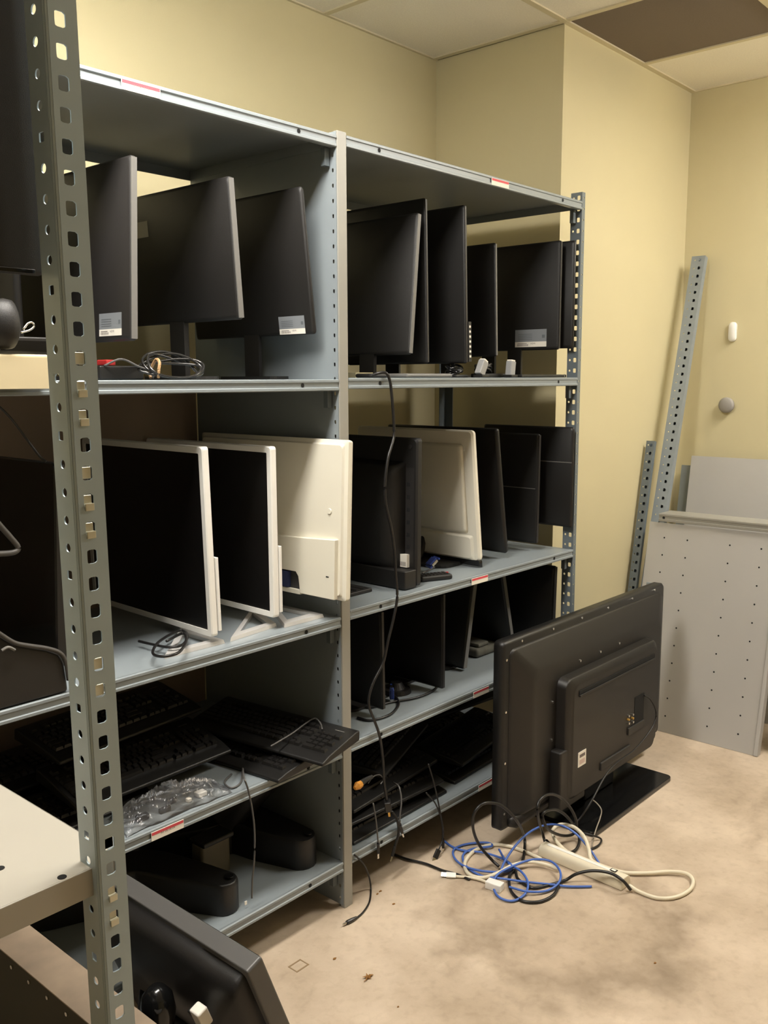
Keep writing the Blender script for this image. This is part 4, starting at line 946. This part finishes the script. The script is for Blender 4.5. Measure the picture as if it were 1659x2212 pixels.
for (x, z, y) in [(TX0+.1+.19*k, TZ1-.014, -.167) for k in range(6)]+[(TX0+.014, TZ0+.06+.17*k, -.167) for k in range(4)]+[(TX0+.22, .2+.13*k, -.2135) for k in range(3)]+[(.95+.14*k, .56, -.2135) for k in range(3)]+[(TX1-.2, .3+.13*k, -.2135) for k in range(2)]:
    MB().disc((x, y+.001, z), (0, -1, 0), .0042, .0025, 8).build('screw', CHROME, T)
MB().box(1.03, -.2, .018, 1.25, -.14, .10).build('stand_neck', GLOSS, T, bevel=.006)
b = MB(); b.prism(rrect(.60, .34, .02, 4), lambda u, v: (1.145+u, -.172+v, .0005), lambda u, v: (1.145+u, -.172+v, .018)); b.build('stand_base', GLOSS, T, bevel=.003)
b = MB(); b.loft([TR(TX0+.03, TX1-.06, TZ0+.002, TZ0+.05, -.16, .02), TR(TX0+.04, TX1-.08, TZ0+.004, TZ0+.04, -.19, .018)]); b.build('speaker_bar', TB, T, smooth='auto')
# thin lead from the television's sockets
tvlead = [pt(1392, 1502, 'Y', -.2665), pt(1406, 1512, 'Y', -.275), pt(1417, 1535, 'Y', -.285), pt(1415, 1558, 'Y', -.285), pt(1400, 1585, 'Y', -.285), pt(1370, 1620, 'Y', -.285), pt(1330, 1650, 'Y', -.285), pt(1305, 1680, 'Y', -.29), pt(1278, 1730, 'Y', -.30), pt(1255, 1765, 'Z', .05), pt(1240, 1783, 'Z', .026), pt(1248, 1795, 'Z', .024), pt(1275, 1803, 'Z', .024), pt(1298, 1812, 'Z', .006), pt(1294, 1825, 'Z', .006), pt(1275, 1835, 'Z', .006)]
cable('television_cable', 'thin dark lead running down the back of the large television to the floor', tvlead, .0032, RUBBER)
cable('thin_wire', 'thin pale wire curving in front of the television stand plate', [pt(1278, 1726, 'Z', .06), pt(1290, 1736, 'Z', .045), pt(1299, 1750, 'Z', .03), pt(1296, 1768, 'Z', .028), pt(1288, 1790, 'Z', .024), pt(1281, 1815, 'Z', .004), pt(1279, 1830, 'Z', .004)], .0022, mat('pale_wire', srgb(150, 140, 125), .5))
# ------------------------------------------------------------------ floor tangle
T = thing('power_strip', tuple(P(1268, 1878, v=0)), 'off-white power strip with its thick white cord on the floor', 'power strip')
p0 = P(1172, 1842, v=.0); p1 = P(1352, 1918, v=.0); d = (p1-p0); L_ = d.length
Ms = Matrix.Translation(p0) @ Matrix.Rotation(math.atan2(d.y, d.x), 4, 'Z')
b = MB(); prof = [(-.027, .0005), (.027, .0005), (.027, .018), (.022, .03), (.012, .036), (-.012, .036), (-.022, .03), (-.027, .018)]
b.prism(prof, lambda u, v: Ms @ Vector((0, u, v)), lambda u, v: Ms @ Vector((L_, u, v))); b.build('strip_body', WCABLE, T, bevel=.003)
b = MB(); b.box(.02, -.006, .036, L_-.05, .006, .0375, Ms); b.build('top_ridge', WHITE, T)
b = MB(); b.box(L_-.055, -.004, .0362, L_-.035, .012, .0385, Ms); b.build('switch', BLACK, T)
b = MB(); b.quad(Ms @ Vector((L_-.052, -.001, .0388)), Ms @ Vector((L_-.038, -.001, .0388)), Ms @ Vector((L_-.038, .009, .0388)), Ms @ Vector((L_-.052, .009, .0388))); b.build('switch_mark', PAPER, T)
cordpts = [(1358, 1912, .018), (1380, 1926, .007), (1420, 1940, .006), (1460, 1938, .006), (1490, 1922, .007), (1497, 1902, .010), (1482, 1887, .012), (1445, 1883, .012), (1400, 1886, .010), (1350, 1885, .008), (1305, 1872, .008), (1278, 1858, .030), (1272, 1835, .045), (1262, 1808, .06), (1240, 1787, .065), (1212, 1781, .06), (1195, 1792, .05), (1198, 1812, .04), (1222, 1838, .028), (1250, 1856, .014)]
MB().tube(smooth_path([pt(x, y, 'Z', z) for x, y, z in cordpts], 8), .0060, 8).build('cord', WCABLE, T, smooth=True)
T, path = cable('white_cable', 'thick white cable lying in a wide loop left of the power strip', [pt(x, y, 'Z', z) for x, y, z in [(1168, 1855, .007), (1130, 1838, .007), (1090, 1826, .007), (1055, 1826, .007), (1022, 1840, .007), (1004, 1864, .007), (1012, 1888, .007), (1042, 1896, .008), (1075, 1886, .014), (1110, 1868, .020), (1145, 1862, .020), (1180, 1868, .016), (1208, 1878, .010)]], .0058, WCABLE)
T, path = cable('usb_cable', 'short white lead with a white plug housing on the floor', [pt(x, y, 'Z', .006) for x, y in [(985, 1893), (1010, 1895), (1035, 1900), (1058, 1908)]], .0042, WCABLE)
plug(T, path[0]+Vector((0, 0, .003)), path[0]-path[4], 'usb', M=WHITE)
p0 = pt(1052, 1907, 'Z', .012); p1 = pt(1085, 1918, 'Z', .012); d = p1-p0
Mq = Matrix.Translation(p0) @ Matrix.Rotation(math.atan2(d.y, d.x), 4, 'Z'); MB().box(0, -.015, -.0115, d.length, .015, .012, Mq).build('plug_housing', WHITE, T, bevel=.003)
def bz(l): return [pt(x, y, 'Z', z) for x, y, z in l]
T, path = cable('network_cable', 'blue network cable tangled in loops on the concrete floor', bz([(958, 1815, .005), (975, 1828, .005), (1000, 1837, .006), (1045, 1842, .010), (1085, 1855, .012), (1108, 1872, .014), (1090, 1883, .012), (1045, 1882, .014), (1005, 1872, .010), (983, 1855, .006), (980, 1836, .006), (1005, 1824, .006), (1050, 1820, .008), (1062, 1828, .010), (1020, 1834, .008), (1000, 1848, .006), (1008, 1872, .006), (1040, 1892, .006), (1085, 1898, .012), (1135, 1905, .010), (1185, 1910, .008), (1230, 1915, .006), (1278, 1915, .005)]), .0036, BLUE)
cable('network_cable', 'blue network cable arching up over the black loops beside the power strip', bz([(1082, 1880, .016), (1092, 1858, .035), (1115, 1825, .06), (1145, 1797, .075), (1180, 1782, .08), (1215, 1784, .075), (1245, 1802, .06), (1272, 1832, .035), (1290, 1858, .01), (1297, 1870, .005)]), .0036, BLUE)
cable('network_cable', 'blue network cable lying in two round loops nearest the camera', bz([(1078, 1835, .018), (1095, 1862, .022), (1125, 1882, .022), (1140, 1905, .016), (1135, 1930, .008), (1108, 1946, .006), (1078, 1938, .006), (1066, 1915, .008), (1074, 1890, .018), (1110, 1870, .026), (1150, 1857, .026), (1188, 1860, .026), (1209, 1880, .022), (1208, 1905, .014), (1182, 1924, .008), (1140, 1926, .012), (1100, 1916, .010)]), .0036, BLUE)
cable('black_cable', 'black cable rising in an arch left of the large television foot', [pt(1078, 1872, 'Z', .012), pt(1060, 1855, 'Z', .03), pt(1035, 1825, 'Y', -.18), pt(1022, 1790, 'Y', -.19), pt(1024, 1758, 'Y', -.20), pt(1042, 1737, 'Y', -.21), pt(1068, 1735, 'Y', -.222), pt(1090, 1745, 'Y', -.235), pt(1118, 1775, 'Y', -.245), pt(1133, 1810, 'Z', .03), pt(1132, 1845, 'Z', .006), pt(1128, 1862, 'Z', .006)], .0048, RUBBER)
cable('black_cable', 'black cable in two upright loops in front of the television back', [pt(1182, 1835, 'Z', .012), pt(1172, 1800, 'Z', .05), pt(1162, 1762, 'Y', -.29), pt(1164, 1732, 'Y', -.29), pt(1185, 1716, 'Y', -.29), pt(1210, 1722, 'Y', -.29), pt(1232, 1745, 'Y', -.30), pt(1245, 1775, 'Y', -.31), pt(1240, 1800, 'Z', .03), pt(1215, 1805, 'Z', .03), pt(1185, 1792, 'Y', -.29), pt(1172, 1765, 'Y', -.285), pt(1180, 1752, 'Y', -.285), pt(1205, 1750, 'Y', -.285), pt(1230, 1770, 'Y', -.30), pt(1250, 1805, 'Z', .02), pt(1248, 1830, 'Z', .008), pt(1230, 1842, 'Z', .006), pt(1200, 1835, 'Z', .006), pt(1180, 1815, 'Z', .014)], .0048, RUBBER)
cable('black_cable', 'black cable looping over the power strip end and behind the blue loops', bz([(1362, 1922, .010), (1345, 1902, .04), (1318, 1886, .048), (1280, 1881, .045), (1245, 1888, .03), (1220, 1902, .008), (1185, 1912, .005), (1150, 1918, .005), (1120, 1900, .006), (1112, 1880, .006), (1100, 1895, .006), (1104, 1925, .005), (1128, 1946, .005), (1165, 1948, .005), (1195, 1934, .005), (1208, 1912, .006)]), .0048, RUBBER)
cable('black_cable', 'black cable running along the floor from under the bottom shelf to white plug', bz([(850, 1845, .006), (880, 1856, .006), (920, 1866, .006), (955, 1880, .005), (985, 1888, .005), (1015, 1900, .005)]), .0040, RUBBER)
# ------------------------------------------------------------------ screens standing on the floor, lower left
T = thing('television', (-.72, -.33, 0), 'dark grey television leaning at the lower left, its back towards us', 'television')
a = pt(564, 2068, 'Y', -.569); c = pt(625, 2212, 'Y', -.569)
lean = math.atan2(a.x-c.x, a.z-c.z)
Lw = .56; hh = a.z/math.cos(lean)-.004
Mt = Matrix.Translation((a.x-a.z*math.tan(lean)-.0, -.569, .004)) @ Matrix.Rotation(lean, 4, 'Y')
R2 = lambda y0, y1, z0, z1, x, r=.01: [Mt @ Vector((x, (y0+y1)/2+u, (z0+z1)/2+v)) for (u, v) in rrect(y1-y0, z1-z0, r, 3)]
b = MB(); b.loft([R2(0, Lw, 0, hh, -.036, .006), R2(0, Lw, 0, hh, .0, .006)]); b.build('frame', TVGREY, T, bevel=.003)
b = MB(); b.loft([R2(.004, Lw-.004, .004, hh-.004, .0, .005), R2(.004, Lw-.004, .004, hh-.004, .0012, .005)]); b.build('screen', SCREENG, T)
b = MB(); b.loft([R2(.012, Lw-.012, .012, hh-.012, -.035, .01), R2(.05, Lw-.05, .05, hh-.065, -.062, .02), R2(.09, Lw-.09, .06, hh-.12, -.085, .03), R2(.12, Lw-.12, .07, hh-.15, -.09, .03)]); b.build('back_shell', DGREY, T, smooth='auto')
b = MB(); b.loft([R2(.18, Lw-.16, .09, hh-.22, -.085, .02), R2(.2, Lw-.18, .1, hh-.24, -.115, .02)]); b.build('rear_housing', BLACK, T, smooth='auto')
Mi = Mt.inverted(); o_ = Mi @ CAM; d_ = (Mi @ pt(440, 2188, 'Z', .2))-o_; k_ = o_+d_*((-.094-o_.x)/d_.x)
b = MB(); b.box(-.112, k_.y-.014, k_.z-.02, -.088, k_.y+.014, k_.z+.02, Mt); b.build('white_plug', PAPER, T, bevel=.004)
b = MB(); b.box(-.108, k_.y+.018, k_.z-.03, -.086, k_.y+.034, k_.z-.0, Mt); b.build('cable_clip', BLACK, T, bevel=.002)
T = thing('television', (-1.05, -.3, 0), 'thick television standing on edge with dusty brown top, back studded with screws', 'television')
zt = .5; x0, x1 = -1.088, -1.016
b = MB(); b.box(x0+.002, -.60, .001, x1, -.02, zt-.002); b.build('body', OLIVE, T, bevel=.002)
b = MB(); b.box(x0, -.602, zt-.003, x1, -.018, zt); b.build('top_cover', DUST, T, bevel=.001)
for k in range(9):
    y_ = -.05-k*.062
    MB().disc((x0+.002, y_, zt-.018), (-1, 0, 0), .0036, .003, 8).build('screw', CHROME, T)
    if k % 3 == 0: MB().disc((x0+.002, y_-.02, zt-.2), (-1, 0, 0), .0036, .003, 8).build('screw', CHROME, T)
b = MB(); b.box(x1, -.59, .02, x1+.0015, -.03, zt-.02); b.build('screen', SCREENG, T)
T = thing('desk_speaker', tuple(pt(345, 2200, 'Z', .0)), 'small round black speaker between the two standing televisions', 'speaker')
c_ = pt(340, 2150, 'Z', .36)
T.location = (c_.x, c_.y, 0); T['_o'] = (c_.x, c_.y, 0)
prof = [(.0, .001), (.04, .001), (.04, .02), (.025, .03), (.014, .06), (.014, .24), (.022, .27), (.030, .30), (.034, .33), (.029, .36), (.016, .376), (.003, .38)]
b = MB(); b.loft([[Vector((c_.x+max(r, .001)*math.cos(2*PI*k/20), c_.y+max(r, .001)*math.sin(2*PI*k/20), z)) for k in range(20)] for r, z in prof]); b.build('speaker_body', GLOSS, T, smooth=True)
MB().disc((c_.x-.014, c_.y-.022, .35), (-.4, -.7, .6), .009, .004, 14, .007).build('front_cap', BLACK, T)
cable('floor_cable', 'black lead dropping beside the leaning grey television', [pt(396, 2165, 'Z', .30), pt(390, 2185, 'Z', .26), pt(388, 2212, 'Z', .2), pt(380, 2290, 'Z', .06), pt(376, 2330, 'Z', .004), pt(360, 2345, 'Z', .004)], .0036, RUBBER)
# ------------------------------------------------------------------ loose shelving parts by the right wall
def leaning_angle(label, foot, top, wd, holes=True, fl=.022, M_=STEEL, yaw=0.):
    foot = Vector(foot); top = Vector(top); ax = (top-foot); L_ = ax.length; ax.normalize()
    T = thing('steel_post', tuple(foot), label, 'shelving post')
    s = Vector((0, -1, 0)); s = (s-ax*s.dot(ax)).normalized(); q_ = ax.cross(s)       # s: across the face (towards -Y)
    if q_.x > 0: q_ = -q_
    b = MB(); n = int(L_/PITCHH)
    perf(b, foot, s, ax, 0, wd*.5, .0, PITCHH, [(wd*.28, circ(.0035))]*n, 8)
    perf(b, foot, s, ax, wd*.5, wd, .0, PITCHH, [(wd*.66, superr(.006, .007, 5))]*n, 8)
    g0 = foot+s*(wd*.42)-q_*fl; g1 = foot+s*wd-q_*fl; up_ = ax*(n*PITCHH); b.quad(g0, g1, g1+up_, g0+up_); h0 = foot+s*(wd*.42); b.quad(h0, g0, g0+up_, h0+up_)  # inner back and side sheets added so the punched holes look dark
    e0 = foot+s*wd; e1 = e0+ax*(n*PITCHH)
    b.quad(e0, e0+(-q_)*fl, e1+(-q_)*fl, e1)
    b.build('angle_bar', M_, T, solid=.0018)
    return T
tp = pt(1497, 541, 'X', 2.44); bt = pt(1383, 1275, 'Y', .105)
dirv = (bt-tp); foot = tp+dirv*(tp.z/(tp.z-bt.z))
foot.z = .002
leaning_angle('tall perforated steel post leaning in the corner', foot, tp, .062, fl=.03)
MB_h = pt(1397, 1262, 'Y', .03)
tp = pt(1398, 943, 'Y', .150); bt = pt(1356, 1275, 'Y', .150); foot = tp+(bt-tp)*(tp.z/(tp.z-bt.z)); foot.z = .002
leaning_angle('shorter steel post leaning against the wall beside the tall one', foot, tp, .038, fl=.02, M_=STEELD)
def tilted_sheet(name, label, y0, y1, xb, slope, h, t=.0016, M_=SHEET, lipw=0., holes=None, cat='steel panel'):
    ang = math.atan(slope); T = thing(name, (xb, (y0+y1)/2, 0), label, cat)
    M = Matrix.Translation((xb, 0, .001)) @ Matrix.Rotation(ang, 4, 'Y')
    MB().box(0, y0, 0, t, y1, h, M).build('sheet', M_, T)
    if lipw:
        MB().box(0, y0-.002, 0, lipw, y0, h, M).build('folded_edge', M_, T)
        MB().box(-.006, y0-.002, 0, .0, y0+.014, h, M).build('folded_rim', M_, T, bevel=.002)
    if holes:
        b = MB()
        for yy in holes:
            for k in range(11): b.disc(M @ Vector((-.0002, yy, .07+k*.0765)), M.to_3x3() @ Vector((-1, 0, 0)), .0038, .0004, 8)
        o = b.build('bolt_holes', HOLE, T); o['kind'] = 'stuff'
    return T
tilted_sheet('metal_sheet', 'grey steel panel with rows of bolt holes leaning at the right', -.505, .075, 1.878, .2, .90, lipw=.03, holes=[.0, -.105, -.29, -.42])
tilted_sheet('metal_sheet', 'second grey steel panel partly visible behind the punched one', -1.0, -.545, 1.93, .18, .88, lipw=.03)
T = thing('shelf_board', (2.15, -.25, .9), 'pale grey shelf board lying across the top of the leaning panels', 'shelf')
b = MB(); b.prism([(0, 0), (-.003, -.002), (-.003, -.009), (0, -.011), (0, -.022), (-.003, -.024), (-.003, -.033), (0, -.035), (.012, -.035), (.012, -.032), (.004, -.032), (.004, 0)], lambda u, v: (2.045+u*1.0, .03, .925+v), lambda u, v: (2.045+u, -.95, .925+v))
b.box(2.045, -.95, .922, 2.165, .03, .925); b.build('board', STEELL, T)
MB().disc((2.0445, .008, .907), (-1, 0, 0), .006, .0008, 10).build('bolt_hole', HOLE, T)
tilted_sheet('metal_sheet', 'tall plain grey sheet leaning on the wall behind the shelf board', -.95, .066, 2.27, .155, 1.165)
tilted_sheet('metal_sheet', 'narrow visible grey sheet behind the tall plain one', -.6, .118, 2.30, .145, 1.115, M_=STEEL)
T = thing('corner_bracket', (2.0, .06, 0), 'small grey bracket on the post foot behind the television corner', 'bracket')
p = pt(1403, 1264, 'X', 1.93); MB().box(1.925, p.y-.014, p.z-.03, 1.935, p.y+.014, p.z+.012).build('bracket_plate', STEEL, T, bevel=.002)
MB().tube([(1.93, p.y, p.z-.03), (1.90, p.y, .3), (1.865, p.y, .006)], .005, 6).build('bracket_rod', STEELD, T)
# wall fittings
c_ = pt(1584, 717, 'X', XF)
T = thing('wall_sensor', tuple(c_), 'small white oval sensor on the right wall', 'sensor')
b = MB(); b.loft([[Vector((XF-x, c_.y+u*k, c_.z+v*k)) for (u, v) in rrect(.036, .088, .017, 5)] for x, k in ((.0005, 1), (.012, 1), (.018, .8))]); b.build('cover', WHITE, T, smooth='auto')
b = MB(); b.box(XF-.01, c_.y+.017, c_.z-.03, XF-.0005, c_.y+.024, c_.z+.03); b.build('side_latch', BEIGE, T)
c_ = pt(1573, 875, 'X', XF)
T = thing('door_stop', tuple(c_), 'grey round bumper on the right wall below the white sensor', 'bumper')
b = MB(); b.loft([[Vector((XF-x, c_.y+r*math.cos(2*PI*k/20), c_.z+r*math.sin(2*PI*k/20))) for k in range(20)] for x, r in ((.0005, .024), (.018, .036), (.026, .036), (.032, .026), (.034, .010))]); b.build('cap', mat('grey_rubber', srgb(150, 146, 140), .6), T, smooth='auto')
# ------------------------------------------------------------------ litter on the floor
p = P(795, 2112, v=.001); T = thing('dry_leaf', tuple(p), 'small brown dry leaf on the floor', 'leaf')
b = MB(); n = len(b.v)
for k in range(16):
    a_ = 2*PI*k/16; r = .017*(1 if k % 3 == 0 else .45)
    b.v.append(p+Vector((r*math.cos(a_), r*.8*math.sin(a_), .001+.004*abs(math.sin(k*1.7)))))
b.v.append(p+Vector((0, 0, .004)))
for k in range(16): b.face((n+k, n+(k+1) % 16, n+16))
b.build('leaf_blade', LEAF, T)
MB().tube([p+Vector((.0, 0, .002)), p+Vector((-.012, -.006, .003)), p+Vector((-.02, -.004, .002))], .0008, 5).build('leaf_stem', LEAF, T)
def scrap(label, px, py, r, cat='litter'):
    p = P(px, py, v=.0008); T_ = MB(); pts = [p+Vector((r*math.cos(a_)*random.uniform(.6, 1.2), r*.6*math.sin(a_)*random.uniform(.6, 1.2), 0)) for a_ in [2*PI*k/7 for k in range(7)]]
    T_.prism([(0, 0)]*0 or [(q.x, q.y) for q in pts], lambda u, v: (u, v, .0005), lambda u, v: (u, v, .0018))
    tag(T_.build('debris_chip', LEAF, None, at0=(p.x, p.y, 0)), label, cat, 'brown chips on the floor')
for i, (x, y, r) in enumerate([(850, 1953, .007), (822, 1925, .006), (815, 1931, .006), (723, 2071, .006), (1415, 2080, .005), (860, 2175, .004)]):
    scrap(['brown flake right of the pale post foot', 'brown chip beside the black floor lead', 'thin brown chip next to another by the floor lead', 'brown chip left of the dry leaf', 'dark chip on the right part of the floor', 'tiny chip below the dry leaf'][i], x, y, r)
p = P(645, 2086, v=.0006); s_ = .022; b = MB()
for (x0, y0, x1, y1) in ((-s_, -s_*.8, s_, -s_*.6), (-s_, s_*.6, s_, s_*.8), (-s_, -s_*.6, -s_*.85, s_*.6), (s_*.85, -s_*.6, s_, s_*.6)): b.box(p.x+x0, p.y+y0, .0003, p.x+x1, p.y+y1, .0009)
tag(b.build('tape_residue', mat('tape_brown', srgb(140, 118, 88), .8), None, at0=(p.x, p.y, 0)), 'square of brown tape residue on the floor', 'tape mark')
for o in bpy.data.objects:
    if '_o' in o: del o['_o']
